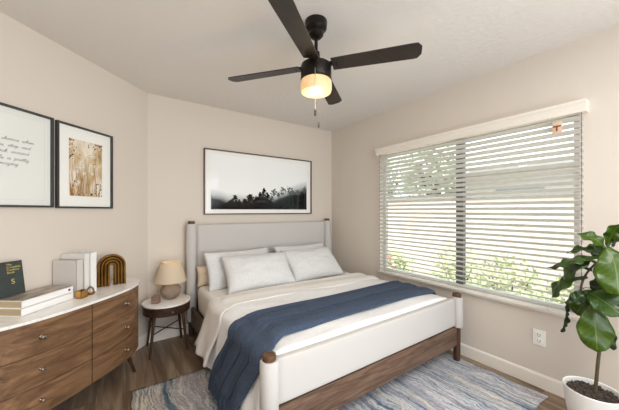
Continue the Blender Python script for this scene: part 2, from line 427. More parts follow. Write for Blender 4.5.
# ------------------------------------------------------------------ rug
def rug_mat():
    m = bpy.data.materials.new('wavy striped rug pile'); m.use_nodes = True
    nt = m.node_tree; b = nt.nodes['Principled BSDF']; b.inputs['Roughness'].default_value = .95
    b.inputs['Specular IOR Level'].default_value = .1
    tc = nt.nodes.new('ShaderNodeTexCoord')
    sep = nt.nodes.new('ShaderNodeSeparateXYZ'); nt.links.new(tc.outputs['Object'], sep.inputs[0])
    # warp of x by noise of (x,y)
    n1 = nt.nodes.new('ShaderNodeTexNoise'); n1.inputs['Scale'].default_value = 2.6; n1.inputs['Detail'].default_value = 6; n1.inputs['Roughness'].default_value=.62
    nt.links.new(tc.outputs['Object'], n1.inputs['Vector'])
    def math_(op, a, b_=None, c=None):
        q = nt.nodes.new('ShaderNodeMath'); q.operation = op
        for i, v in enumerate((a, b_, c)):
            if v is None: continue
            if isinstance(v, (int, float)): q.inputs[i].default_value = v
            else: nt.links.new(v, q.inputs[i])
        return q.outputs[0]
    w = math_('MULTIPLY', math_('SUBTRACT', n1.outputs['Fac'], .5), .20)
    x = math_('ADD', sep.outputs['X'], w)
    cmb = nt.nodes.new('ShaderNodeCombineXYZ'); nt.links.new(math_('MULTIPLY', x, 8.5), cmb.inputs['X']); nt.links.new(math_('MULTIPLY', sep.outputs['Y'], .35), cmb.inputs['Y'])
    n2 = nt.nodes.new('ShaderNodeTexNoise'); n2.inputs['Scale'].default_value = 1.5; n2.inputs['Detail'].default_value = 3.5; n2.inputs['Roughness'].default_value = .58
    nt.links.new(cmb.outputs[0], n2.inputs['Vector'])
    r = nt.nodes.new('ShaderNodeValToRGB'); cr = r.color_ramp
    cols = [(.33,(70,84,100)),(.40,(106,128,146)),(.44,(184,186,194)),(.47,(148,144,154)),(.51,(212,212,216)),(.54,(116,138,154)),(.58,(218,214,202)),(.63,(160,160,172)),(.70,(92,110,126))]
    cr.elements[0].position, cr.elements[0].color = cols[0][0], lin(cols[0][1])
    cr.elements[1].position, cr.elements[1].color = cols[-1][0], lin(cols[-1][1])
    for p, c in cols[1:-1]:
        el = cr.elements.new(p); el.color = lin(c)
    nt.links.new(n2.outputs['Fac'], r.inputs[0])
    n3 = nt.nodes.new('ShaderNodeTexNoise'); n3.inputs['Scale'].default_value = 60; n3.inputs['Detail'].default_value = 3
    nt.links.new(tc.outputs['Object'], n3.inputs['Vector'])
    mx = nt.nodes.new('ShaderNodeMix'); mx.data_type = 'RGBA'; mx.blend_type = 'OVERLAY'; mx.inputs['Factor'].default_value = .45
    nt.links.new(r.outputs[0], mx.inputs['A']); nt.links.new(n3.outputs['Fac'], mx.inputs['B'])
    # beige tone and painted-in shade towards the left end of the rug
    mr = nt.nodes.new('ShaderNodeMapRange'); mr.inputs['From Min'].default_value = -.35; mr.inputs['From Max'].default_value = -.9
    nt.links.new(sep.outputs['X'], mr.inputs['Value'])
    mx3 = nt.nodes.new('ShaderNodeMix'); mx3.data_type = 'RGBA'; mx3.blend_type = 'MULTIPLY'
    nt.links.new(math_('MULTIPLY', mr.outputs[0], 1.0), mx3.inputs['Factor'])
    nt.links.new(mx.outputs['Result'], mx3.inputs['A']); mx3.inputs['B'].default_value = (.82, .75, .66, 1)
    nt.links.new(mx3.outputs['Result'], b.inputs['Base Color'])
    bp = nt.nodes.new('ShaderNodeBump'); bp.inputs['Strength'].default_value = .7; bp.inputs['Distance'].default_value = .006
    nt.links.new(n3.outputs['Fac'], bp.inputs['Height']); nt.links.new(bp.outputs[0], b.inputs['Normal'])
    return m
RX, RY = (-2.465, -.10), (-2.478, -.79)
rc = ((RX[0]+RX[1])/2, (RY[0]+RY[1])/2)
b = MB()
def rugf(u, v):
    x = (u-.5)*(RX[1]-RX[0]); y = (v-.5)*(RY[1]-RY[0])
    return Vector((x + .006*math.sin(v*40), y + .005*math.sin(u*55), .010 + .0015*noise.noise(Vector((x*8, y*8, 0)))))
b.grid(rugf, 80, 50)
rug = b.build('area_rug', rug_mat(), loc=(rc[0], rc[1], 0), solid=.009, sharp=0)
tag(rug, 'large area rug with wavy blue, grey and cream stripes under the bed', 'rug')

# ------------------------------------------------------------------ bed
BX0, BX1 = -1.925, -.150       # post centres x
BYF, BYH = -1.885, -.085       # foot / head post centres y
bed = thing('bed', 'walnut bed frame with cream upholstered headboard and footboard', 'bed', ((BX0+BX1)/2, (BYF+BYH)/2, 0))
ox, oy = (BX0+BX1)/2, (BYF+BYH)/2
def B_(x, y): return x-ox, y-oy
hx = (BX1-BX0)/2; hy = (BYH-BYF)/2
for sx in (-1, 1):
    for sy, zt, wr, w0 in ((-1, .555, .047, .30), (1, 1.155, .050, .16)):
        T4 = Matrix.Translation((sx*hx, sy*hy, 0))
        MB().lathe([(.023,0.0101 if sy<0 else 0),(.027,.02),(.03,.3),(.03,zt-.02)], 20, T4).build('post_leg', M['walnut_z'], bed)
        MB().lathe([(wr-.014,w0),(wr-.004,w0),(wr,w0+.006),(wr+.001,(w0+zt)/2),(wr,zt-.008),(wr-.004,zt),(wr-.014,zt)], 28, T4).build('post_sleeve', M['fabric_white'], bed)
        MB().lathe([(.030,zt-.01),(.034,zt),(.0345,zt+.022),(.033,zt+.027),(.028,zt+.029)], 24, T4).build('post_cap', M['walnut_cap'], bed)
def panel(name, x0, x1, yc, th, z0, z1, sag=.0):
    b = MB()
    def f(u, v):
        x = x0 + (x1-x0)*u
        zt = z1 + sag*(abs(2*u-1)**6)
        # closed rounded section
        a = 2*PI*v
        c, s = math.cos(a), math.sin(a)
        k = 7
        sc = lambda q: math.copysign(abs(q)**(2/k), q)
        zz = (z0+zt)/2 + (zt-z0)/2*sc(s)
        e = 1 - .12*abs(2*u-1)**10
        return Vector((x, yc + th/2*sc(c)*e, zz))
    b.grid(f, 30, 48)
    bmesh.ops.remove_doubles(b.bm, verts=b.bm.verts, dist=1e-5)
    be = [e_ for e_ in b.bm.edges if e_.is_boundary]; bmesh.ops.holes_fill(b.bm, edges=be)
    return b.build(name, M['fabric_white'], bed, sharp=0)
panel('footboard_panel', -hx+.03, hx-.03, -hy+.005, .05, .318, .548, .004)
panel('headboard_panel', -hx+.03, hx-.03, hy+.01, .06, .36, 1.145)
MB().box(-hx, hx, -hy-.014, -hy+.014, .145, .308, bevel=.003).build('foot_rail', M['rail'], bed)
MB().box(-hx, hx, hy-.014, hy+.014, .145, .34, bevel=.003).build('head_rail', M['rail'], bed)
for sx in (-1, 1):
    MB().box(sx*hx-.014, sx*hx+.014, -hy+.03, hy-.03, .145, .31, bevel=.003).build('side_rail', M['rail_y'], bed)
MB().box(-hx+.016, hx-.016, -hy+.03, hy-.05, .245, .27).build('slat_base', M['rail_y'], bed)
# mattress
def rbox(name, x0, x1, y0, y1, z0, z1, m, k=.06, crown=.0, parent=None, loc=(0,0,0)):
    b = MB(); b.box(x0, x1, y0, y1, z0, z1)
    bmesh.ops.bevel(b.bm, geom=list(b.bm.edges), offset=k, segments=5, affect='EDGES', profile=.5)
    return b.build(name, m, parent, sharp=0, loc=loc)
mat_o = rbox('mattress', -hx+.035, hx-.04, -.83, .80, 0, .262, M['sheet'], .045, loc=(ox, oy, .2705))
tag(mat_o, 'cream sheeted mattress lying on the walnut bed', 'mattress')

# duvet: cross-section with hanging left side
def drape_profile(xl, xr, ztop, zhemL, zhemR, flare):
    """list of (x,z) from the left hem over the top to the right hem"""
    pts = []
    for i in range(9):
        t = i/8; z = zhemL + (ztop-.07-zhemL)*t
        pts.append((xl - .036 - flare*(1-t)**1.3, z))
    for a in (20, 45, 70):
        q = math.radians(a); pts.append((xl + .03 - .066*math.cos(q), ztop-.07 + .065*math.sin(q)))
    for i in range(1, 24):
        t = i/24; x = xl+.03 + (xr-.06-(xl+.03))*t
        pts.append((x, ztop + .010*math.sin(PI*t)**.6))
    for a in (75, 45, 15):
        q = math.radians(a); pts.append((xr - .06 + .045*math.cos(q), ztop-.05 + .045*math.sin(q)))
    for i in range(1, 6):
        t = i/5; pts.append((xr-.012, ztop-.055 + (zhemR-(ztop-.055))*t))
    return pts
def resample(pts, n):
    d = [0]
    for p, q in zip(pts, pts[1:]): d.append(d[-1]+math.hypot(q[0]-p[0], q[1]-p[1]))
    out = []; j = 0
    for i in range(n+1):
        s = d[-1]*i/n
        while j < len(d)-2 and d[j+1] < s: j += 1
        t = (s-d[j])/(d[j+1]-d[j]) if d[j+1] > d[j] else 0
        out.append((pts[j][0]+(pts[j+1][0]-pts[j][0])*t, pts[j][1]+(pts[j+1][1]-pts[j][1])*t, s, d[-1]-s))
    return out
XL, XR, ZT = -1.885, -.205, .548
nx = 150
def cloth(name, y0, y1, lift, zhL, zhR, flare, m, ny, fold, wamp, skew=0., seed=0, th=.008, yedge=None, xr=XR, ridge=None):
    pr = resample(drape_profile(XL-lift, xr+lift*.4, ZT+lift, zhL, zhR, flare), nx)
    b = MB()
    def f(u, v):
        i = min(nx, int(round(u*nx))); x, z, s, r = pr[i]
        hang = max(0, min(1, (XL+.03-x)/.08)) if x < XL+.03 else 0
        drop = max(0, (ZT-.06-z)) if hang > 0 and i < nx/2 else 0
        y = y0 + (y1-y0)*v
        if yedge: y = yedge(u, v, s, drop, x)
        y += skew*drop
        # folds on the hanging side
        if drop > 0:
            k = min(1, drop/.25)
            x -= fold*k*(.5+.5*math.sin(y*27+seed + 2*noise.noise(Vector((y*3, seed, 0)))))
            y += .012*k*math.sin(z*14+seed)
        w = noise.noise(Vector((x*2.2+seed, y*7, seed))) * wamp + noise.noise(Vector((x*7, y*16+seed, 3))) * wamp*.35
        if hang <= 0: z += w
        if ridge: z2 = ridge(v, x) ; 
        if ridge and hang <= 0: z += z2
        elif ridge: x -= max(-.02, z2)*.8
        return Vector((x, y, z))
    b.grid(f, nx, ny)
    return b.build(name, m, None, sharp=0, solid=th, offset=-1)
# main duvet (footwards)
def edge_end(v, amp=.02): return amp
def yduv(u, v, s, drop, x): return -1.862 + (-.98+1.862)*v + drop*(.02+.1*v)
def ridge_d(v, x):
    return -.034*max(0, 1-v/.022)**2 + .004*math.sin(x*9+v*6)
dv = cloth('duvet', -1.856, -.98, .016, .10, .35, .030, M['duvet'], 110, .024, .007, seed=1.3, th=.010, yedge=yduv, ridge=ridge_d)
tag(dv, 'ivory cotton duvet covering the lower half of the mattress', 'duvet')
# folded back linen coverlet: two layers with soft rolled edge
def yed(y0, y1):
    def g(u, v, s, drop, x):
        wob = .020*math.sin(x*3.1+.4) + .010*noise.noise(Vector((x*4, 1, 1)))
        yy = y0 + wob + (y1-y0)*v
        return yy + drop*(.42 + .12*v) - .05*max(0, (-1.80-x)/.1)*(1-v)
    return g
def rim(v, x):
    e = min(v, 1-v)
    return -.016*max(0, 1-e/.05)**2 + .006*math.sin(v*9+x*2)
cv = cloth('linen_coverlet', -1.06, -.62, .030, .15, .36, .055, M['linen'], 60, .024, .006, seed=4.1, th=.009, yedge=yed(-1.085, -.80), ridge=rim)
tag(cv, 'beige linen coverlet folded back across the bed between pillows and blue throw', 'coverlet')
# throw
def throw_mat():
    m = mat('blue woven wool', (50,63,83), .95, rgb2=(68,83,105), nscale=90, bump=.6, bscale=350)
    return m
def yth(u, v, s, drop, x):
    wob = .018*math.sin(x*2.6+1.0)
    yy = -1.735 + (-1.335+1.735)*v + wob*(v-.2) - .11*(1-.6*v)*max(0, min(1.0, (-1.76-x)/.14))
    return yy + drop*(.72 + .06*v)
def folds(v, x):
    p1 = v*2.4 + .25*math.sin(x*1.7) + .1; p2 = v*4.6 + .2 + .35*math.sin(x*2.3)
    a = .016*abs(math.sin(PI*p1))**.6 - .002
    for c, wv in ((.30, .05), (.52, -.04), (.80, .04), (.88, .03)):
        a -= .017*math.exp(-((v-c-wv*math.sin(x*2.1+c*9))/.013)**2)
    e = min(v, 1-v)
    return a - .018*max(0, 1-e/.06)**2
tw = thing('throw_blanket', 'dark blue woven throw blanket laid across the foot of the bed', 'blanket')
t_o = cloth('blanket_cloth', -1.745, -1.325, .040, .165, .40, .034, throw_mat(), 130, .018, .003, seed=2.2, th=.010, yedge=yth, ridge=folds)
t_o.parent = tw
# fringe
pts0 = [v.co.copy() for v in t_o.data.vertices][:131]
b = MB(); rnd = random.Random(5)
for k in range(0, 131):
    p = pts0[k]
    for q in (0, 1):
        dx, dy = rnd.uniform(-.006, .006), rnd.uniform(-.006, .012)
        pp = p + Vector((0, (q*.5-.25)*.012, 0))
        b.tube([pp + Vector((0, 0, .004)), pp + Vector((dx-.006, dy, -.055)), pp + Vector((dx*1.6-.008, dy*1.6, -.105))], [.0026, .0024, .0016], 5)
b.build('fringe', throw_mat(), tw)

# pillows
def pillow(name, label, c, w, h, t, tiltx, rz, m, group=None, seed=0, roll=0.):
    b = MB(); nu, nv = 40, 30
    def surf(side):
        def f(u, v):
            a, q = 2*u-1, 2*v-1
            pin = 1 - .07*(1-abs(a)**2)*0
            x = a*w/2*(1 - .05*(1-q*q)*0 - .045*math.cos(q*PI/2)*0 ) 
            y = q*h/2
            # concave edges between pointed corners
            x *= 1 - .055*(math.cos(q*PI/2))
            y *= 1 - .075*(math.cos(a*PI/2))
            prof = max(0, (1-abs(a)**3.0))*max(0, (1-abs(q)**2.6))
            z = t/2*prof**.55
            wr = noise.noise(Vector((a*2.4+seed, q*2.4, side*3+seed)))*.012 + noise.noise(Vector((a*6+seed, q*5, seed)))*.005
            z = z + wr*min(1, prof*3)
            return Vector((x, y, side*z))
        return f
    b.grid(surf(1), nu, nv); b.grid(surf(-1), nu, nv)
    o = b.build(name, m, None, sharp=0, weld=True)
    o.location = c; o.rotation_euler = (tiltx, roll, rz)
    return tag(o, label, 'pillow', group)
pillow('bed_pillow', 'warm beige sleeping pillow tucked behind the left pillows at the headboard', (-1.60, -.190, .628), .60, .20, .15, math.radians(76), 0, M['peach'], seed=9)
pillow('bed_pillow', 'pale grey pillow leaning on the headboard at left, behind another', (-1.49, -.345, .70), .72, .40, .13, math.radians(60), math.radians(1), M['pillow'], seed=1)
pillow('bed_pillow', 'pale grey pillow leaning on the headboard at right, behind another', (-.70, -.325, .70), .72, .40, .13, math.radians(61), math.radians(-1), M['pillow'], seed=2)
pillow('bed_pillow', 'pale grey pillow lying in front on the left side of the bed', (-1.385, -.575, .692), .70, .42, .185, math.radians(44), math.radians(-4), M['pillow'], seed=3)
pillow('bed_pillow', 'pale grey pillow lying in front on the right side, nearest the window', (-.705, -.535, .692), .70, .42, .185, math.radians(44), math.radians(2), M['pillow'], seed=4)

# ------------------------------------------------------------------ nightstand, lamp, cube
ns = thing('nightstand', 'round walnut nightstand with white marble top and splayed legs', 'nightstand', (-2.168, -.222, 0))
MB().lathe([(.196,.434),(.203,.436),(.205,.443),(.203,.449),(.199,.450)], 48).build('marble_top', M['marble'], ns)
MB().lathe([(.192,.355),(.198,.358),(.199,.40),(.199,.4335)], 48).build('apron', M['dark_wood'], ns)
b = MB()
def arcbox(r0, r1, a0, a1, z0, z1, n=12):
    b = MB(); poly = [(r1*math.cos(a0+(a1-a0)*i/n), r1*math.sin(a0+(a1-a0)*i/n)) for i in range(n+1)] + [(r0*math.cos(a1-(a1-a0)*i/n), r0*math.sin(a1-(a1-a0)*i/n)) for i in range(n+1)]
    b.prism(poly, z0, z1); return b
dr = arcbox(.19, .2025, math.radians(-118), math.radians(-52), .364, .428).build('drawer', M['dark_wood'], ns)
MB().lathe([(.003,0),(.004,.010),(.008,.014),(.008,.018),(.004,.021)], 14, Matrix.Translation((.018, -.200, .396)) @ Matrix.Rotation(PI/2, 4, 'X')).build('drawer_knob', M['brass'], dr)
for sx in (-1, 1):
    for sy in (-1, 1):
        MB().tube([(sx*.115, sy*.115, .36), (sx*.15, sy*.148, 0)], [.015, .009], 12).build('leg', M['walnut_z'], ns)
b = MB(); b.tube([(-.128, -.128, .20), (.128, .128, .20)], .005, 8); b.tube([(-.128, .128, .192), (.128, -.128, .192)], .005, 8)
b.build('cross_brace', M['blacker'], ns)

lm = thing('table_lamp', 'small lamp with ribbed stone base and cream shade on the nightstand', 'lamp', (-2.128, -.175, .4505))
stone = mat('ribbed taupe ceramic', (158,142,126), .75, rgb2=(128,112,98), nscale=9, bump=.3, bscale=30)
prof = [(.045,0),(.052,.004),(.072,.025),(.086,.052),(.090,.075),(.085,.100),(.066,.124),(.045,.138),(.034,.142)]
b = MB(); seg = 72; rings = []
for r, z in prof:
    rings.append([b.bm.verts.new(((r*(1+.035*math.cos(24*2*PI*i/seg)*math.sin(PI*z/.142)))*math.cos(2*PI*i/seg), (r*(1+.035*math.cos(24*2*PI*i/seg)*math.sin(PI*z/.142)))*math.sin(2*PI*i/seg), z)) for i in range(seg)])
for a_, b2 in zip(rings, rings[1:]):
    for i in range(seg): b._f((a_[i], a_[(i+1) % seg], b2[(i+1) % seg], b2[i]))
b._f(rings[0][::-1]); b._f(rings[-1])
b.build('lamp_base', stone, lm)
MB().lathe([(.034,.142),(.034,.156),(.012,.158),(.010,.21)], 24).build('lamp_neck', M['brass'], lm)
shade_m = bpy.data.materials.new('cream lamp shade'); shade_m.use_nodes = True
nt = shade_m.node_tree; pb = nt.nodes['Principled BSDF']; pb.inputs['Base Color'].default_value = lin((224,214,194)); pb.inputs['Roughness'].default_value = .9
tl = nt.nodes.new('ShaderNodeBsdfTranslucent'); tl.inputs[0].default_value = lin((240,222,184)); ms = nt.nodes.new('ShaderNodeMixShader'); ms.inputs[0].default_value = .3
nt.links.new(pb.outputs[0], ms.inputs[1]); nt.links.new(tl.outputs[0], ms.inputs[2]); nt.links.new(ms.outputs[0], nt.nodes['Material Output'].inputs[0])
b = MB(); b.lathe([(.143,.164),(.140,.172),(.083,.345),(.081,.347),(.079,.345),(.136,.172),(.140,.164),(.143,.164)], 48, caps=False)
b.build('lamp_shade', shade_m, lm)
MB().lathe([(.004,.21),(.016,.222),(.026,.25),(.022,.275),(.008,.29)], 16).build('bulb', emis('warm lamp bulb', (255,214,150), 3), lm)
pl = bpy.data.lights.new('nightstand_lamp_light', 'POINT'); pl.energy = .15; pl.color = (1, .76, .45); pl.shadow_soft_size = .03
po = bpy.data.objects.new('nightstand_lamp_light', pl); COL.objects.link(po); po.location = (-2.128, -.175, .4505+.30)
cb = MB(); cb.box(-.030, .030, -.030, .030, 0, .066, bevel=.003)
cbo = cb.build('wooden_block', mat('pinkish wood block', (150,122,106), .7, rgb2=(120,94,82), nscale=12, stretch=(1,1,5)), loc=(-2.262, -.262, .4505))
cbo.rotation_euler = (0, 0, math.radians(-28))
tag(cbo, 'small square wooden block standing left of the lamp on the nightstand', 'block')

# ------------------------------------------------------------------ dresser (local x towards the corner, y towards the wall)
def WL(u, n): p = C1 + U*u + N*n; return (p.x, p.y)
UC = .88
p0 = WL(UC, .0)
ds = thing('dresser', 'bow fronted walnut dresser with white marble top and three drawer rows', 'dresser', (p0[0], p0[1], 0), PI/4)
A_, B0, PP, QQ = .585, .365, 2.6, 3.0
def outline(a, bq, n=64, back=.02):
    pts = []
    for i in range(n+1):
        x = -a + 2*a*(.5-.5*math.cos(PI*i/n))
        y = bq*max(0, 1-abs(x/a)**PP)**(1/QQ)
        pts.append((x, -max(y, back)))
    return pts
def slab(a, bq, z0, z1, m, name, bev=.0):
    b = MB(); pts = outline(a, bq)
    poly = [(-a, -.018)] + [p for p in pts if p[1] < -.021] + [(a, -.018)]
    b.prism(poly, z0, z1)
    return b.build(name, m, ds, sharp=40)
slab(A_, B0, .694, .710, M['marble'], 'marble_top')
slab(A_-.018, B0-.020, .180, .6935, M['walnut_z'], 'carcass')
def front(name, x0, x1, z0, z1):
    b = MB(); a = A_-.008; q = B0-.006; n = 30; th = .016
    f = lambda x: -q*max(0, 1-abs(x/a)**PP)**(1/QQ)
    o_ = []; i_ = []
    for i in range(n+1):
        s = i/n
        x = x0 + (x1-x0)*s
        o_.append((x, f(x)))
        xi = x*(1-.014/a)
        i_.append((xi, f(x)+th))
    b.prism(o_ + i_[::-1], z0, z1)
    return b.build(name, M['walnut'], ds, sharp=40)
zs = [.183, .343, .517, .692]
for side in (-1, 1):
    for r in range(3):
        x0, x1 = (.004, .545) if side > 0 else (-.545, -.004)
        d = front('drawer', x0, x1, zs[r]+.0015, zs[r+1]-.0015)
        xk = side*.275; yk = -(B0-.006)*(1-abs(xk/(A_-.008))**PP)**(1/QQ)
        zk = (zs[r]+zs[r+1])/2
        T4 = Matrix.Translation((xk, yk+.001, zk)) @ Matrix.Rotation(PI/2, 4, 'X')
        kb = MB(); kb.lathe([(.011,0),(.011,.002),(.004,.003),(.0035,.016),(.008,.020),(.0105,.026),(.008,.031),(.003,.032)], 16, T4)
        kb.build('drawer_knob', M['nickel'], d)
for x, y in ((-.40, -.09), (.40, -.09), (-.38, -.24), (.38, -.24)):
    sx = 1 if x > 0 else -1
    MB().tube([(x, y, .185), (x+sx*.055, y-.03*(1 if y < -.15 else -.5), 0)], [.017, .009], 12).build('leg', M['walnut_z'], ds)

def DL(u, n, z): p = WL(u, n); return (p[0], p[1], z)
ZD = .7105
# arch sculpture
pa, pb_ = Vector(WL(.592, .09)), Vector(WL(.458, .18))
mid = (pa+pb_)/2; ang = math.atan2((pb_-pa).y, (pb_-pa).x)
ar = thing('arch_sculpture', 'ribbed gold arch sculpture standing at the right end of the dresser', 'sculpture', (mid.x, mid.y, ZD), ang)
ht = .242; ro = .094
nb = 4; bw = (ro-.011)/nb
for k in range(nb):
    r1 = ro - k*bw; r0 = r1 - bw + .0012
    b = MB(); path = [(r1-bw/2, 0)] + [((r1-bw/2)*math.cos(t*PI/24), ht-ro + (r1-bw/2)*math.sin(t*PI/24)) for t in range(25)] + [(-(r1-bw/2), 0)]
    # rounded rib section swept along the arch
    rings = []
    for i, (x, z) in enumerate(path):
        if i == 0: d = Vector((1, 0))
        elif i == len(path)-1: d = Vector((-1, 0))
        else:
            d = Vector((x, z-(ht-ro))); d = d.normalized() if z > ht-ro+1e-4 else Vector((1 if x > 0 else -1, 0))
        ring = []
        for j in range(12):
            a = 2*PI*j/12; cx = math.cos(a)*bw*.5; cy = math.sin(a)*.021
            ring.append(b.bm.verts.new((x+d.x*cx, cy, z+d.y*cx)))
        rings.append(ring)
    for q, w in zip(rings, rings[1:]):
        for j in range(12): b._f((q[j], q[(j+1) % 12], w[(j+1) % 12], w[j]))
    b._f(rings[0]); b._f(rings[-1])
    b.build('arch_rib', M['gold'], ar)

# upright white books
def upright(u0, u1, n1, depth, h, label, cover, spine, sl=.0):
    p = WL(u1, n1-depth/2)
    t = thing('book', label, 'book', (p[0], p[1], ZD), PI/4 + math.radians(6), 'white books standing upright on the dresser')
    th = u0-u1-.002
    b = MB(); b.box(-th, -th+.003, -depth/2, depth/2, 0, h); b.box(-.003, 0, -depth/2, depth/2, 0, h); b.box(-th, 0, -depth/2, -depth/2+.004, 0, h)
    b.build('cover', cover, t, smooth=False)
    MB().box(-th+.0032, -.0032, -depth/2+.0045, depth/2-.006, .004, h-.005).build('pages', M['upages'], t, smooth=False)
M['upages'] = mat('page block', (150,138,124), .9, rgb2=(170,160,146), nscale=4, stretch=(90,1,1))
M['greycover'] = mat('pale grey book cover', (205,200,193), .6)
M['cover2'] = mat('off white book cover', (226,224,220), .6)
upright(.846, .796, .178, .172, .247, 'shorter pale grey book standing at the left of the upright books', M['greycover'], None)
upright(.790, .750, .175, .170, .280, 'tall white book standing in the middle of the upright books', M['cover2'], None)
upright(.746, .694, .175, .170, .282, 'tall white book standing at the right of the upright books, beside the arch', M['white_paper'], None)

# stack of two lying books
def lying(z, h, du, label, rot):
    p = WL(1.024, .122)
    t = thing('book', label, 'book', (p[0], p[1], z), PI/4 + math.radians(rot), 'white books lying in a stack on the dresser')
    hw, hd = .157+du, .085
    b = MB(); b.box(-hw, hw, -hd, hd, 0, .003); b.box(-hw, hw, -hd, hd, h-.003, h); b.box(-hw, hw, -hd, -hd+.004, 0, h)
    b.build('cover', M['white_paper'], t, smooth=False)
    MB().box(-hw+.004, hw-.004, -hd+.0045, hd-.004, .0032, h-.0032).build('pages', M['paper'], t, smooth=False)
    return t, hw, hd, h
lying(ZD, .043, .0, 'white spined book lying at the bottom of the stack of two', 8)
t, hw, hd, h = lying(ZD+.0435, .041, -.002, 'white spined book with a photographic cover lying on top of the stack', 8)
# photographic jacket on the upper cover
jm = mat('photographic jacket', (120,108,96), .45, rgb2=(196,186,172), nscale=9, stretch=(1,3,1))
MB().box(-hw+.002, hw-.002, -hd+.002, hd-.002, h, h+.0008).build('jacket_print', jm, t, smooth=False)
b = MB()
b.box(hw-.034, hw-.020, -hd-.0008, -hd, .016, .028)
b.build('spine_mark', mat('navy print', (40,52,84), .6), t, smooth=False)
# dark book leaning on the wall on top of the stack
pk = WL(1.132, .072)
dk = thing('book', 'dark green book with gold title leaning upright on the lying books', 'book', (pk[0], pk[1], ZD+.0868), PI/4)
R4 = Matrix.Rotation(math.radians(-9), 4, 'X')
dark = mat('dark green book cover', (38,46,44), .45, rgb2=(58,68,66), nscale=7)
b = MB(); b.box(-.078, .078, -.014, -.011, .004, .199, R4); b.box(-.078, .078, .005, .008, .004, .199, R4); b.box(-.078, -.075, -.014, .008, .004, .199, R4)
b.build('cover', dark, dk, smooth=False)
MB().box(-.0745, .075, -.0108, .0048, .007, .196, R4).build('pages', M['upages'], dk, smooth=False)
gold_ink = mat('gold ink', (196,178,92), .5)
def text(body, size, m, parent, Mx, name, ext=.0004, align='LEFT', space=1.):
    c = bpy.data.curves.new(name, 'FONT'); c.body = body; c.size = size; c.extrude = ext; c.align_x = align; c.space_line = space
    o = bpy.data.objects.new(name, c); COL.objects.link(o)
    dg = bpy.context.evaluated_depsgraph_get(); me = bpy.data.meshes.new_from_object(o.evaluated_get(dg))
    me.transform(Mx); me.materials.clear(); me.materials.append(m)
    bpy.data.objects.remove(o); q = bpy.data.objects.new(name, me); COL.objects.link(q); q.parent = parent
    return q
RX90 = Matrix.Rotation(PI/2, 4, 'X')
text('The\nComplete\nCookery\nBook', .0165, gold_ink, dk, R4 @ Matrix.Translation((.002, -.0145, .176)) @ RX90, 'title_lettering', space=.92)
text('S', .040, gold_ink, dk, R4 @ Matrix.Translation((.016, -.0145, .070)) @ RX90, 'cover_emblem')
# brass ornament
pg = WL(.818, .215)
og = thing('brass_ornament', 'small brass box and knotted chain link ornament beside the lying books', 'ornament', (pg[0], pg[1], ZD), PI/4+.1)
b = MB(); b.box(-.028, .012, -.016, .016, 0, .004); b.box(-.028, .012, -.016, -.012, 0, .036); b.box(-.028, .012, .012, .016, 0, .036); b.box(-.028, -.024, -.016, .016, 0, .036); b.box(.008, .012, -.016, .016, 0, .036)
b.build('brass_box', M['brass'], og, smooth=False)
b = MB(); b.tube([(.018+.022+.022*math.cos(t*PI/10), .004*math.sin(t*PI/5), .022+.018*math.sin(t*PI/10)) for t in range(21)], .004, 8); b.build('chain_link', M['gold'], og)
b = MB(); b.tube([(.046+.014*math.cos(t*PI/10), -.014*math.sin(t*PI/10)-.004, .006+.004*math.sin(t*PI/5)) for t in range(21)], .0035, 8); b.build('chain_link', M['gold'], og)

og.scale = (1.3, 1.3, 1.3)
# ------------------------------------------------------------------ wall pictures
M['mat_white'] = mat('white mount board', (240,240,236), .8)
M['mat_grey'] = mat('soft white print paper', (226,228,224), .8)
picglass = bpy.data.materials.new('picture glass'); picglass.use_nodes = True
nt = picglass.node_tree; nt.nodes.clear()
o_ = nt.nodes.new('ShaderNodeOutputMaterial'); tr = nt.nodes.new('ShaderNodeBsdfTransparent'); gl = nt.nodes.new('ShaderNodeBsdfGlossy')
gl.inputs['Roughness'].default_value = .03; mx = nt.nodes.new('ShaderNodeMixShader'); mx.inputs[0].default_value = .012
nt.links.new(tr.outputs[0], mx.inputs[1]); nt.links.new(gl.outputs[0], mx.inputs[2]); nt.links.new(mx.outputs[0], o_.inputs[0])
def frame(root, w, h, fw, fd, m, glassy=True):
    b = MB()
    b.box(-w/2, w/2, -fd, 0, 0, fw, bevel=.001); b.box(-w/2, w/2, -fd, 0, h-fw, h, bevel=.001)
    b.box(-w/2, -w/2+fw, -fd, 0, fw, h-fw, bevel=.001); b.box(w/2-fw, w/2, -fd, 0, fw, h-fw, bevel=.001)
    b.build('picture_frame', m, root)
    if glassy: MB().box(-w/2+fw, w/2-fw, -fd*.62, -fd*.62+.001, fw, h-fw).build('glass', picglass, root, smooth=False)
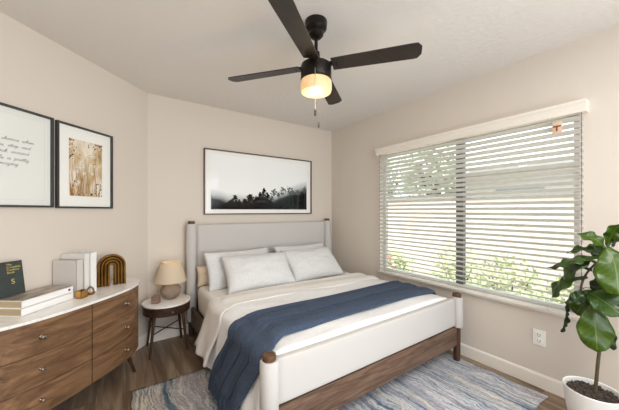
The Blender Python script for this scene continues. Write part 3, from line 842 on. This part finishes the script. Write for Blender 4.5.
# --- big landscape print over the bed
f3 = thing('framed_picture', 'wide framed black and white print of misty trees above the headboard', 'picture', (-1.078, -.001, 1.249))
W3, H3 = 1.415, .722
frame(f3, W3, H3, .012, .028, mat('bronze frame', (88,70,54), .45, .3))
MB().box(-W3/2+.012, W3/2-.012, -.010, -.004, .012, H3-.012).build('mount', M['mat_white'], f3, smooth=False)
def mist_mat():
    m = bpy.data.materials.new('misty forest print'); m.use_nodes = True
    nt = m.node_tree; b = nt.nodes['Principled BSDF']; b.inputs['Roughness'].default_value = .9; b.inputs['Specular IOR Level'].default_value = .05
    tc = nt.nodes.new('ShaderNodeTexCoord'); sp = nt.nodes.new('ShaderNodeSeparateXYZ'); nt.links.new(tc.outputs['Object'], sp.inputs[0])
    def mm(op, a, b_):
        q = nt.nodes.new('ShaderNodeMath'); q.operation = op
        for i, v in enumerate((a, b_)):
            if isinstance(v, (int, float)): q.inputs[i].default_value = v
            else: nt.links.new(v, q.inputs[i])
        return q.outputs[0]
    n = nt.nodes.new('ShaderNodeTexNoise'); n.inputs['Scale'].default_value = 3; n.inputs['Detail'].default_value = 5; nt.links.new(tc.outputs['Object'], n.inputs['Vector'])
    # hill height: low left-middle, rising right; slight left rise
    x = sp.outputs['X']; z = sp.outputs['Z']
    hr = mm('MULTIPLY', mm('MAXIMUM', mm('ADD', x, .0), 0), .34)
    hl = mm('MULTIPLY', mm('MAXIMUM', mm('SUBTRACT', -.38 if False else mm('MULTIPLY', x, -1), .42), 0), .34)
    hh = mm('ADD', mm('ADD', hr, hl), .085)
    v = mm('SUBTRACT', mm('ADD', z, mm('MULTIPLY', mm('SUBTRACT', n.outputs['Fac'], .5), .10)), hh)
    mr = nt.nodes.new('ShaderNodeMapRange'); mr.inputs['From Min'].default_value = -.03; mr.inputs['From Max'].default_value = .15
    nt.links.new(v, mr.inputs['Value'])
    r = nt.nodes.new('ShaderNodeValToRGB'); e = r.color_ramp.elements
    e[0].position = 0; e[0].color = lin((6,7,7)); e[1].position = 1; e[1].color = lin((240,243,243))
    k = e.new(.3); k.color = lin((52,56,56)); k = e.new(.6); k.color = lin((190,195,195))
    nt.links.new(mr.outputs[0], r.inputs[0]); nt.links.new(r.outputs[0], b.inputs['Base Color'])
    return m
b = MB(); px0, px1, pz0, pz1 = -W3/2+.075, W3/2-.075, .058, H3-.058
b.box(px0, px1, -.0120, -.0102, pz0, pz1)
b.mi = 1
rnd = random.Random(21)
def blob(cx, cz, r, y, n=9):
    vs = []
    for i in range(n):
        a = 2*PI*i/n; rr = r*(.55+.75*rnd.random()); x = min(px1, max(px0, cx+rr*math.cos(a))); z = min(pz1, max(pz0, cz+rr*math.sin(a)*.8)); vs.append(b.bm.verts.new((x, y, z)))
    b._f(vs)
def arttree(cx, h, r, mi, bare=False):
    b.mi = mi; y = -.0123 if mi == 2 else -.0126
    w = .0035 if not bare else .0022
    vs = [b.bm.verts.new(p) for p in ((cx-w, y, pz0), (cx+w, y, pz0), (cx+w*.5, y, pz0+h), (cx-w*.5, y, pz0+h))]; b._f(vs)
    for k in range(150 if not bare else 40):
        t = rnd.random()
        if bare: zz = pz0 + h*(.80+.26*t); rr = r*(.4+1.0*(1-abs(2*t-1))); q = .012
        else:
            zz = pz0 + h*(.05+1.0*t**1.15); rr = r*(1.05-.85*t**2); q = .013
        blob(cx+rnd.gauss(0, .55)*rr, zz + rnd.gauss(0, .008), q*(.35+rnd.random()*.8), y-.00003*rnd.random(), 7)
for cx, h, r in ((-.47,.05,.05),(-.41,.10,.05),(-.36,.15,.05),(-.31,.09,.05),(-.24,.11,.05),(-.17,.17,.06),(-.10,.14,.05),(-.05,.19,.05),(.0,.25,.045),(.05,.19,.05),(.09,.10,.05)): arttree(cx, h, r, 1)
for cx, h, r in ((.14,.23,.03),(.20,.20,.025),(.27,.25,.035),(.36,.27,.045),(.41,.25,.03),(.49,.24,.03),(.60,.28,.03),(.11,.15,.02)): arttree(cx, h, r, 2, True)
b.build('art_print', [mist_mat(), mat('print black', (5,5,5), .9, spec=.05), mat('print grey', (84,90,90), .9, spec=.05)], f3, smooth=False)

def wall_left_thing(name, label, cat, u, z): p = WL(u, .001); return thing(name, label, cat, (p[0], p[1], z), PI/4)
W1, H1 = .428, .600
# --- floral print
f2 = wall_left_thing('framed_picture', 'framed photograph of dried brown flowers on the left wall, nearer the corner', 'picture', .619, 1.308)
frame(f2, W1, H1, .013, .024, M['black'])
MB().box(-W1/2+.013, W1/2-.013, -.008, -.002, .013, H1-.013).build('mount', M['mat_white'], f2, smooth=False)
def floral():
    m = bpy.data.materials.new('dried flower print'); m.use_nodes = True
    nt = m.node_tree; b = nt.nodes['Principled BSDF']; b.inputs['Roughness'].default_value = .7
    tc = nt.nodes.new('ShaderNodeTexCoord'); mp = nt.nodes.new('ShaderNodeMapping'); mp.inputs['Scale'].default_value = (9, 1, 4); mp.inputs['Rotation'].default_value = (0, .35, 0)
    nt.links.new(tc.outputs['Object'], mp.inputs[0])
    n = nt.nodes.new('ShaderNodeTexNoise'); n.inputs['Scale'].default_value = 1.6; n.inputs['Detail'].default_value = 6; n.inputs['Distortion'].default_value = 1
    nt.links.new(mp.outputs[0], n.inputs['Vector'])
    r = nt.nodes.new('ShaderNodeValToRGB'); e = r.color_ramp.elements
    e[0].position = .25; e[0].color = lin((150,112,66)); e[1].position = .62; e[1].color = lin((232,224,208))
    k = e.new(.42); k.color = lin((206,182,142))
    nt.links.new(n.outputs['Fac'], r.inputs[0]); nt.links.new(r.outputs[0], b.inputs['Base Color'])
    return m
b = MB(); q0, q1, qz0, qz1 = -.128, .126, .090, .502
b.box(q0, q1, -.0100, -.0082, qz0, qz1)
rnd = random.Random(3)
def fl(cx, cz, r, y, n=7):
    vs = [b.bm.verts.new((min(q1, max(q0, cx+r*(.7+.5*rnd.random())*math.cos(2*PI*i/n))), y, min(qz1, max(qz0, cz+r*(.7+.5*rnd.random())*math.sin(2*PI*i/n))))) for i in range(n)]; b._f(vs)
for k in range(46):  # stems
    cx = rnd.uniform(q0+.01, q1-.01); z = qz0; L_ = rnd.uniform(.08, .33); dx = rnd.uniform(-.05, .05); w = .0013
    b.mi = 1 if k % 3 else 3
    x1_ = min(q1, max(q0, cx+dx))
    vs = [b.bm.verts.new(p) for p in ((cx-w, -.0103, z), (cx+w, -.0103, z), (x1_+w*.5, -.0103, z+L_), (x1_-w*.5, -.0103, z+L_))]; b._f(vs)
    if k % 2 == 0:
        b.mi = 2; fl(x1_, z+L_, .011, -.0105)
        b.mi = 4; fl(x1_, z+L_, .0045, -.0107)
for k in range(70):
    b.mi = 4; t = rnd.random()
    if k < 26: cx, cz = rnd.uniform(.0, q1), qz1 - abs(rnd.gauss(0, .05))
    elif k < 40: cx, cz = q0 + abs(rnd.gauss(0, .02)), rnd.uniform(.33, qz1)
    elif k < 60: cx, cz = rnd.uniform(.03, q1), qz0 + abs(rnd.gauss(0, .06))
    else: cx, cz = rnd.uniform(q0, q1), rnd.uniform(qz0, qz1)
    fl(cx, cz, rnd.uniform(.003, .008), -.0106-.00002*rnd.random())
for k in range(9):
    b.mi = 3; cx = q0 + rnd.uniform(.01, .09); w = .004; vs = [b.bm.verts.new(p) for p in ((cx-w, -.0104, qz0), (cx+w, -.0104, qz0), (cx-.02+rnd.uniform(-.02,.02), -.0104, qz0+rnd.uniform(.06,.17)))]
    for v in vs: v.co.x = max(q0, v.co.x)
    b._f(vs)
b.build('art_print', [floral(), mat('print stem brown', (140,104,64), .7), mat('print petal', (240,236,226), .7), mat('print ochre', (176,128,62), .7), mat('print dark brown', (74,50,40), .7)], f2, smooth=False)

# --- lettered print
f1 = wall_left_thing('framed_picture', 'framed print with handwritten script lettering, partly cut off at the left edge', 'picture', .853+W1/2, 1.311)
frame(f1, W1, H1, .013, .024, M['black'])
MB().box(-W1/2+.013, W1/2-.013, -.008, -.002, .013, H1-.013).build('mount', M['mat_grey'], f1, smooth=False)
# inner mount line
b = MB(); iw, iz = W1/2-.045, .045
for x0, x1, z0_, z1_ in ((-iw, iw, iz, iz+.0012), (-iw, iw, H1-iz-.0012, H1-iz), (-iw, -iw+.0012, iz, H1-iz), (iw-.0012, iw, iz, H1-iz)):
    b.box(x0, x1, -.0084, -.0080, z0_, z1_)
b.build('mount_line', mat('mount groove', (200,202,198), .8), f1, smooth=False)
# handwriting strokes, x-height = 1
G = {
 'a': (1.05, [[(.85,.85),(.5,1),(.12,.7),(.1,.25),(.4,0),(.75,.3),(.9,1),(.8,.2),(1.05,.1)]]),
 'c': (.85, [[(.75,.85),(.45,1),(.1,.6),(.15,.1),(.5,0),(.85,.2)]]),
 'd': (1.05, [[(.85,.85),(.45,1),(.1,.6),(.15,.1),(.5,0),(.8,.4),(.95,2.1),(.82,.2),(1.05,.1)]]),
 'e': (.85, [[(0,.3),(.4,.45),(.7,.8),(.45,1),(.12,.6),(.2,.1),(.5,0),(.85,.25)]]),
 'f': (.75, [[(0,.2),(.4,1),(.6,2),(.4,2.1),(.35,1),(.3,-.9),(.15,-.8),(.4,.1),(.75,.2)]]),
 'g': (1.0, [[(.8,.85),(.45,1),(.1,.6),(.2,.1),(.5,.1),(.8,.5),(.85,1),(.75,-.6),(.4,-1),(.2,-.6),(1.0,.2)]]),
 'h': (1.0, [[(0,.2),(.4,1.4),(.4,2.1),(.2,1.6),(.15,0),(.3,.7),(.6,1),(.75,.6),(.75,.05),(1.0,.2)]]),
 'i': (.5, [[(0,.2),(.25,1),(.22,.15),(.5,.15)], [(.32,1.5),(.36,1.6)]]),
 'k': (.95, [[(0,.2),(.4,1.4),(.4,2.1),(.2,1.6),(.15,0),(.3,.6),(.7,1),(.4,.55),(.75,0),(.95,.2)]]),
 'l': (.55, [[(0,.2),(.4,1.5),(.35,2.1),(.18,1.4),(.2,.1),(.55,.2)]]),
 'm': (1.4, [[(0,.6),(.15,1),(.15,0),(.3,.7),(.5,1),(.62,.6),(.6,0),(.75,.7),(.95,1),(1.1,.6),(1.1,.05),(1.4,.2)]]),
 'n': (1.0, [[(0,.6),(.15,1),(.15,0),(.3,.7),(.55,1),(.72,.6),(.72,.05),(1.0,.2)]]),
 'o': (.95, [[(.55,1),(.15,.75),(.1,.2),(.45,0),(.8,.4),(.6,1),(.95,.85)]]),
 'p': (1.0, [[(0,.5),(.2,1),(.1,-1),(.2,.6),(.5,1),(.8,.6),(.6,.05),(.25,.1),(1.0,.2)]]),
 'r': (.8, [[(0,.4),(.2,1.1),(.45,.9),(.4,.2),(.55,0),(.8,.2)]]),
 's': (.75, [[(0,.1),(.35,1.05),(.5,.6),(.45,.1),(.15,.05),(.75,.2)]]),
 't': (.65, [[(0,.2),(.35,1.8),(.25,.2),(.4,0),(.65,.2)], [(.05,1.25),(.6,1.35)]]),
 'u': (1.05, [[(0,.6),(.15,1),(.15,.2),(.4,0),(.7,.4),(.8,1),(.75,.1),(1.05,.2)]]),
 'w': (1.25, [[(0,.6),(.15,1),(.15,.1),(.4,.1),(.55,.9),(.6,.1),(.9,.1),(1.0,1),(1.25,.9)]]),
 'y': (1.0, [[(0,.6),(.15,1),(.15,.3),(.4,.1),(.7,.5),(.8,1),(.7,-.6),(.35,-1),(.2,-.6),(1.0,.2)]]),
 'z': (.9, [[(.05,.8),(.4,1),(.6,.8),(.2,0),(.55,-.1),(.5,-.8),(.2,-.8),(.9,.2)]]),
 ',': (.4, [[(.2,.1),(.05,-.4)]]), ' ': (1.0, []),
}
def catmull(P, n=5):
    out = []
    for i in range(len(P)-1):
        p0 = P[max(i-1, 0)]; p1 = P[i]; p2 = P[i+1]; p3 = P[min(i+2, len(P)-1)]
        for k in range(n):
            t = k/n
            out.append(tuple(.5*((2*p1[j]) + (-p0[j]+p2[j])*t + (2*p0[j]-5*p1[j]+4*p2[j]-p3[j])*t*t + (-p0[j]+3*p1[j]-3*p2[j]+p3[j])*t**3) for j in (0, 1)))
    out.append(P[-1]); return out
b = MB(); u0f = .853 + W1/2
def write(line, uright, z, s=.0098, sx=1.55, sl=.35, wd=.0016):
    tot = sum(G[c][0] for c in line)*s*sx
    x = (u0f - uright) - tot
    for c in line:
        w, strokes = G[c]
        for st_ in strokes:
            pts = catmull(st_); P3 = [Vector((x + (px_*sx + py_*sl)*s, 0, z + py_*s)) for px_, py_ in pts]
            L_ = []; R_ = []
            for i, p in enumerate(P3):
                d = (P3[min(i+1, len(P3)-1)]-P3[max(i-1, 0)]); d = d.normalized() if d.length > 1e-9 else Vector((1,0,0))
                nn = Vector((-d.z, 0, d.x))*wd/2
                L_.append(b.bm.verts.new((p+nn).to_tuple()[0:1] + (-.0088,) + ((p+nn).z,))); R_.append(b.bm.verts.new(((p-nn).x, -.0088, (p-nn).z)))
            for i in range(len(P3)-1): b._f((L_[i], L_[i+1], R_[i+1], R_[i]))
        x += w*s*sx
write('chance when', .961, 1.707-1.311)
write('is, stop and', .979, 1.669-1.311)
write('look around', .989, 1.633-1.311)
write('life is pretty', .987, 1.593-1.311)
write('amazing', 1.043, 1.561-1.311)
b.build('script_lettering', mat('black ink', (52,54,54), .7), f1, smooth=False)

# ------------------------------------------------------------------ ceiling fan
FX, FY = -1.547, -1.756
fan = thing('ceiling_fan', 'dark bronze four blade ceiling fan with lit ribbed glass light', 'ceiling fan', (FX, FY, H))
def Z(z): return z-H
M['canopy_m'] = M['bronze']
MB().lathe([(.067,0),(.068,-.012),(.064,-.045),(.050,-.060),(.046,-.062),(.045,-.082),(.030,-.098),(.014,-.102)], 36).build('canopy', M['bronze'], fan)
MB().lathe([(.0105,-.095),(.0105,-.200)], 16).build('downrod', M['bronze'], fan)
MB().lathe([(.012,-.180),(.022,-.187),(.024,-.222),(.034,-.240),(.050,-.252),(.078,-.260),(.090,-.266),(.093,-.276),(.093,-.340),(.091,-.347),(.088,-.350)], 40).build('motor_housing', M['bronze'], fan)
blade_m = mat('dark walnut fan blade', (34,27,23), .42, rgb2=(46,37,30), nscale=4, stretch=(1,12,1))
ang0 = math.atan2(.5*.8241+ -.1 , 1)  # placeholder replaced below
Fw = Vector((.5664, .8241)); Rw = Vector((.8241, -.5664))
dirs = []
dright = (Fw*(-.175) + Rw*.575).normalized(); a0 = math.atan2(dright.y, dright.x)
for k in range(4):
    ang = a0 + k*PI/2
    Mz = Matrix.Rotation(ang, 4, 'Z') @ Matrix.Translation((0, 0, -.272)) @ Matrix.Rotation(math.radians(-12), 4, 'X')
    n = 24; out = []
    r0, r1, w0, w1 = .100, .600, .048, .057
    top = []; bot = []
    for i in range(n+1):
        t = i/n; x = r0 + (r1-r0)*t; w = w0 + (w1-w0)*t
        if x > r1-.035: w = w1*1.0 - .030*(1-math.sqrt(max(0, 1-((x-(r1-.035))/.035)**2)))
        top.append((x, w)); bot.append((x, -w))
    b = MB(); b.prism(bot + top[::-1], -.003, .003, Mz)
    bl_o = b.build('blade', blade_m, fan, sharp=40)
    b = MB(); b.box(.082, .15, -.018, .018, .003, .008, Mz, bevel=.001)
    for yy in (-.010, .010): b.lathe([(.004, -.006), (.004, -.003)], 8, Mz @ Matrix.Translation((.13, yy, 0)))
    b.build('blade_bracket', M['bronze'], bl_o)
MB().lathe([(.091,-.350),(.095,-.352),(.095,-.358),(.091,-.360)], 40).build('light_collar', M['bronze'], fan)
# ribbed lit glass
gm = bpy.data.materials.new('lit ribbed glass shade'); gm.use_nodes = True
nt = gm.node_tree; pb = nt.nodes['Principled BSDF']; pb.inputs['Base Color'].default_value = lin((206,176,140)); pb.inputs['Roughness'].default_value = .25
tc = nt.nodes.new('ShaderNodeTexCoord'); n = nt.nodes.new('ShaderNodeTexNoise'); n.inputs['Scale'].default_value = 9
nt.links.new(tc.outputs['Object'], n.inputs['Vector'])
r = nt.nodes.new('ShaderNodeValToRGB'); e = r.color_ramp.elements; e[0].position = .35; e[0].color = lin((214,150,84)); e[1].position = .62; e[1].color = lin((252,214,158))
nt.links.new(n.outputs['Fac'], r.inputs[0]); nt.links.new(r.outputs[0], pb.inputs['Emission Color']); pb.inputs['Emission Strength'].default_value = .5
b = MB(); seg = 120; rings = []
for r_, z in [(.088,-.360),(.0925,-.366),(.0935,-.39),(.0935,-.416),(.088,-.430),(.07,-.437),(.0,-.439)]:
    rings.append([b.bm.verts.new(((r_+(.0016 if i % 2 else 0))*math.cos(2*PI*i/seg), (r_+(.0016 if i % 2 else 0))*math.sin(2*PI*i/seg), z)) for i in range(seg)])
for p, q in zip(rings, rings[1:]):
    for i in range(seg): b._f((p[i], p[(i+1) % seg], q[(i+1) % seg], q[i]))
b.build('glass_shade', gm, fan, weld=True)
fl_ = bpy.data.lights.new('fan_light', 'POINT'); fl_.energy = 3; fl_.color = (1, .74, .45); fl_.shadow_soft_size = .06
fo = bpy.data.objects.new('fan_light', fl_); COL.objects.link(fo); fo.location = (FX, FY, H-.53)
for dx, dy, L_ in ((-.063, -.078, .598), (.073, .071, .605)):
    b = MB(); b.tube([(dx, dy, -.33), (dx, dy, -L_+.03)], .0013, 5)
    for k in range(26): b.lathe([(.0004,-.002),(.0021,0),(.0004,.002)], 6, Matrix.Translation((dx, dy, -.34-k*(L_-.38)/25)))
    ch = b.build('pull_chain', M['nickel'], fan)
    MB().lathe([(.0015,-L_+.03),(.005,-L_+.024),(.005,-L_-.006),(.003,-L_-.01)], 12, Matrix.Translation((dx, dy, 0))).build('chain_fob', M['blacker'], ch)

# ------------------------------------------------------------------ outlet
ol = thing('wall_outlet', 'white double power outlet low on the wall under the window', 'outlet', (-.001, -2.408, .305))
MB().box(-.006, 0, -.037, .037, 0, .112, bevel=.002).build('cover_plate', M['white_plastic'], ol)
for zc in (.034, .078):
    soc = MB().box(-.0085, -.006, -.017, .017, zc-.015, zc+.015, bevel=.001).build('socket', M['white_plastic'], ol)
    b = MB(); b.box(-.0092, -.0085, -.009, -.006, zc-.004, zc+.009); b.box(-.0092, -.0085, .006, .009, zc-.004, zc+.009); b.box(-.0092, -.0085, -.003, .003, zc-.012, zc-.007)
    b.build('socket_slots', M['slot'], soc, smooth=False)

# ------------------------------------------------------------------ potted plant
PX, PY = -.372, -2.745
pt = thing('potted_plant', 'leafy green houseplant in a tapered white pot right of the window', 'plant', (PX, PY, 0))
MB().lathe([(.068,0),(.078,.004),(.094,.10),(.114,.22),(.1220,.288),(.1230,.298),(.120,.302),(.1145,.298),(.112,.27),(.09,.262)], 56).build('pot', M['pot'], pt)
soil_m = mat('dark soil', (58,48,42), .95, rgb2=(92,80,72), nscale=60, bump=1, bscale=90)
def soilf(u, v):
    r = u*.1122; a = v*2*PI; x, y = r*math.cos(a), r*math.sin(a)
    return Vector((x, y, .274 + .010*noise.noise(Vector((x*60, y*60, 0))) + .008*(1-u)))
soil = MB().grid(soilf, 16, 60).build('soil', soil_m, pt, weld=True)
b = MB(); rnd = random.Random(8)
for k in range(220):
    a = rnd.random()*2*PI; r = .105*math.sqrt(rnd.random()); s = rnd.uniform(.003, .0065)
    q = Matrix.Translation((r*math.cos(a), r*math.sin(a), .280+.004*rnd.random())) @ Matrix.Rotation(rnd.random()*3, 4, 'X') @ Matrix.Rotation(rnd.random()*3, 4, 'Z')
    b.box(-s, s, -s*.7, s*.7, -s*.6, s*.6, q)
tag(b.build('gravel', mat('bark chips', (88,76,68), .9, rgb2=(52,44,40), nscale=50), pt, smooth=False), kind='stuff')
fpx = 275.5
def at(px, py, x):
    k = (px-309.5)/fpx; dx = .5664+k*.8241; dy = .8241-k*.5664
    t = (x-CAM.x)/dx
    return Vector((x-PX, CAM.y+t*dy-PY, CAM.z-(py-211)*t/fpx))
stem_pts = [(595,382,-.366),(598,362,-.37),(600,342,-.37),(597,325,-.372),(590,310,-.376),(584,300,-.38),(581,289,-.38),(584,278,-.375),(591,268,-.37),(601,259,-.365),(613,251,-.36)]
sp = [at(*q) for q in stem_pts]; sp[0].z = .272
def smooth_path(P, n=6):
    out = []
    for i in range(len(P)-1):
        p0, p1, p2, p3 = P[max(i-1,0)], P[i], P[i+1], P[min(i+2, len(P)-1)]
        for k in range(n):
            t = k/n; out.append(.5*((2*p1) + (p2-p0)*t + (2*p0-5*p1+4*p2-p3)*t*t + (3*p1-p0-3*p2+p3)*t**3))
    out.append(P[-1]); return out
S = smooth_path(sp); nS = len(S)
MB().tube(S, [.0085-.0045*i/nS for i in range(nS)], 10).build('stem', mat('brown green stem', (92,84,52), .7, rgb2=(70,56,40), nscale=14), pt)
def leaf_mat(name, c1, c2, vein):
    m = bpy.data.materials.new(name); m.use_nodes = True
    nt = m.node_tree; b = nt.nodes['Principled BSDF']; b.inputs['Roughness'].default_value = .24
    uv = nt.nodes.new('ShaderNodeUVMap'); sp_ = nt.nodes.new('ShaderNodeSeparateXYZ'); nt.links.new(uv.outputs[0], sp_.inputs[0])
    def mm(op, a, b_=0):
        q = nt.nodes.new('ShaderNodeMath'); q.operation = op
        for i, v in enumerate((a, b_)):
            if isinstance(v, (int, float)): q.inputs[i].default_value = v
            else: nt.links.new(v, q.inputs[i])
        return q.outputs[0]
    ax = mm('ABSOLUTE', mm('SUBTRACT', sp_.outputs['Y'], .5))
    midv = mm('LESS_THAN', ax, .018)
    side = mm('FRACT', mm('SUBTRACT', mm('MULTIPLY', sp_.outputs['X'], 9), mm('MULTIPLY', ax, 5)))
    sv = mm('LESS_THAN', side, .10)
    veins = mm('MAXIMUM', midv, mm('MULTIPLY', sv, .45))
    n = nt.nodes.new('ShaderNodeTexNoise'); n.inputs['Scale'].default_value = 18; n.inputs['Detail'].default_value = 3
    tc = nt.nodes.new('ShaderNodeTexCoord'); nt.links.new(tc.outputs['Object'], n.inputs['Vector'])
    r = nt.nodes.new('ShaderNodeValToRGB'); e = r.color_ramp.elements; e[0].position = .3; e[0].color = lin(c1); e[1].position = .75; e[1].color = lin(c2)
    nt.links.new(n.outputs['Fac'], r.inputs[0])
    mx = nt.nodes.new('ShaderNodeMix'); mx.data_type = 'RGBA'; nt.links.new(veins, mx.inputs['Factor']); nt.links.new(r.outputs[0], mx.inputs['A']); mx.inputs['B'].default_value = lin(vein)
    nt.links.new(mx.outputs['Result'], b.inputs['Base Color'])
    bp = nt.nodes.new('ShaderNodeBump'); bp.inputs['Strength'].default_value = .35; bp.inputs['Distance'].default_value = .002
    nt.links.new(mm('SUBTRACT', 1, veins), bp.inputs['Height']); nt.links.new(bp.outputs[0], b.inputs['Normal'])
    tl = nt.nodes.new('ShaderNodeBsdfTranslucent'); nt.links.new(mx.outputs['Result'], tl.inputs[0])
    ms = nt.nodes.new('ShaderNodeMixShader'); ms.inputs[0].default_value = .25
    nt.links.new(b.outputs[0], ms.inputs[1]); nt.links.new(tl.outputs[0], ms.inputs[2]); nt.links.new(ms.outputs[0], nt.nodes['Material Output'].inputs[0])
    return m
LM = [leaf_mat('bright green leaf', (58,84,18), (76,104,26), (104,128,50)), leaf_mat('deep green leaf', (42,68,22), (62,90,30), (92,118,54)), leaf_mat('dark green leaf', (30,52,22), (44,70,28), (76,102,52))]
stem_m = mat('leaf stalk', (110,96,60), .6)
def leaf(base, tip, width, nrm, mi=0, arch=.18, cup=.12, attach=None, blunt=.0, wave=.01):
    base, tip, nrm = Vector(base), Vector(tip), Vector(nrm).normalized()
    ax = tip-base; L = ax.length; ax.normalize()
    sd = ax.cross(nrm).normalized(); nn = sd.cross(ax).normalized()
    me = bmesh.new(); uvl = me.loops.layers.uv.new('UVMap'); nu, nv = 18, 10; V = []
    for i in range(nu+1):
        t = i/nu
        w = (math.sin(PI*t**1.35)**.58) if 0 < t < 1 else 0.0
        if t > .97: w = max(w, .12) if t < 1 else .02
        bend = arch*L*(4*t*(1-t))
        row = []
        for j in range(nv+1):
            q = 2*j/nv-1
            p = base + ax*L*t + nn*(bend + cup*width*(abs(q)**1.5)*w*1.0 + wave*math.sin(t*17+q*2)*abs(q)) + sd*(q*width/2*w)
            row.append(me.verts.new(p))
        V.append(row)
    for i in range(nu):
        for j in range(nv):
            f = me.faces.new((V[i][j], V[i+1][j], V[i+1][j+1], V[i][j+1]))
            for lp, (a_, c_) in zip(f.loops, ((i, j), (i+1, j), (i+1, j+1), (i, j+1))): lp[uvl].uv = (a_/nu, c_/nv)
            f.smooth = True
    m = bpy.data.meshes.new('leaf'); me.to_mesh(m); me.free(); m.materials.append(LM[mi])
    o = bpy.data.objects.new('leaf', m); COL.objects.link(o); o.parent = pt
    md = o.modifiers.new('thickness', 'SOLIDIFY'); md.thickness = .0008
    if attach is not None:
        a = Vector(attach); mid_ = (a+base)/2 + Vector((0, 0, .01))
        MB().tube([a, mid_, base], [.0022, .002, .0016], 6).build('leaf_stalk', stem_m, o)
    return o
view = (-.75, -.35, .15)
def lf(b2, t2, width, nrm=view, mi=0, xb=-.37, xt=-.40, si=None, **k):
    base, tip = at(b2[0], b2[1], xb), at(t2[0], t2[1], xt)
    att = S[min(nS-1, si)] if si is not None else None
    leaf(base, tip, width, nrm, mi, attach=att, **k)
lf((592,302), (597,352), .150, mi=0, xb=-.39, xt=-.42, si=30, arch=.05, cup=-.06)
lf((585,291), (622,316), .150, nrm=(-.7,-.4,.55), mi=1, xb=-.40, xt=-.43, si=36, arch=.12)
lf((592,289), (576,314), .125, nrm=(-.7,-.2,.3), mi=0, xb=-.35, xt=-.33, si=36, arch=.08)
lf((603,272), (596,292), .09, nrm=(-.5,-.4,.7), mi=2, xb=-.34, xt=-.33, si=48, arch=.1)
lf((604,256), (563,280), .110, nrm=(-.35,-.15,.9), mi=1, xb=-.39, xt=-.42, si=56, arch=.22, cup=-.08)
lf((606,250), (577,234), .070, nrm=(-.6,-.4,.6), mi=0, xb=-.37, xt=-.40, si=57, arch=.20)
lf((607,247), (622,223), .075, nrm=(-.7,-.5,.2), mi=0, xb=-.36, xt=-.40, si=58, arch=-.15)
lf((609,246), (618,296), .165, nrm=(-.8,-.45,.15), mi=0, xb=-.42, xt=-.47, si=58, arch=.10, cup=-.08)
lf((606,254), (567,253), .060, nrm=(-.4,-.3,.85), mi=1, xb=-.36, xt=-.38, si=56, arch=.16)
lf((592,270), (548,268), .070, nrm=(-.35,-.1,.9), mi=2, xb=-.33, xt=-.30, si=48, arch=.14, cup=-.08)
lf((587,277), (552,298), .085, nrm=(-.45,-.2,.8), mi=1, xb=-.37, xt=-.36, si=44, arch=.24, cup=-.08)
lf((566,302), (561,332), .026, nrm=(-.1,-.9,.1), mi=2, xb=-.35, xt=-.36, si=36, arch=.04, cup=.5)
lf((604,318), (613,350), .045, nrm=(-.7,-.5,.1), mi=2, xb=-.33, xt=-.33, si=26, arch=.05)
lf((596,262), (556,268), .075, nrm=(-.3,-.1,.95), mi=1, xb=-.44, xt=-.50, si=50, arch=.20, cup=-.08)
lf((588,292), (572,303), .07, nrm=(-.6,-.2,.6), mi=2, xb=-.42, xt=-.46, si=34, arch=.1)
lf((612,246), (640,240), .11, nrm=(-.3,-.5,.8), mi=2, xb=-.36, xt=-.40, si=58, arch=.15)
lf((604,262), (590,244), .075, nrm=(-.7,-.3,.5), mi=1, xb=-.33, xt=-.30, si=54, arch=.1)
lf((612,262), (630,300), .13, nrm=(-.7,-.5,.3), mi=2, xb=-.33, xt=-.33, si=58, arch=.10)
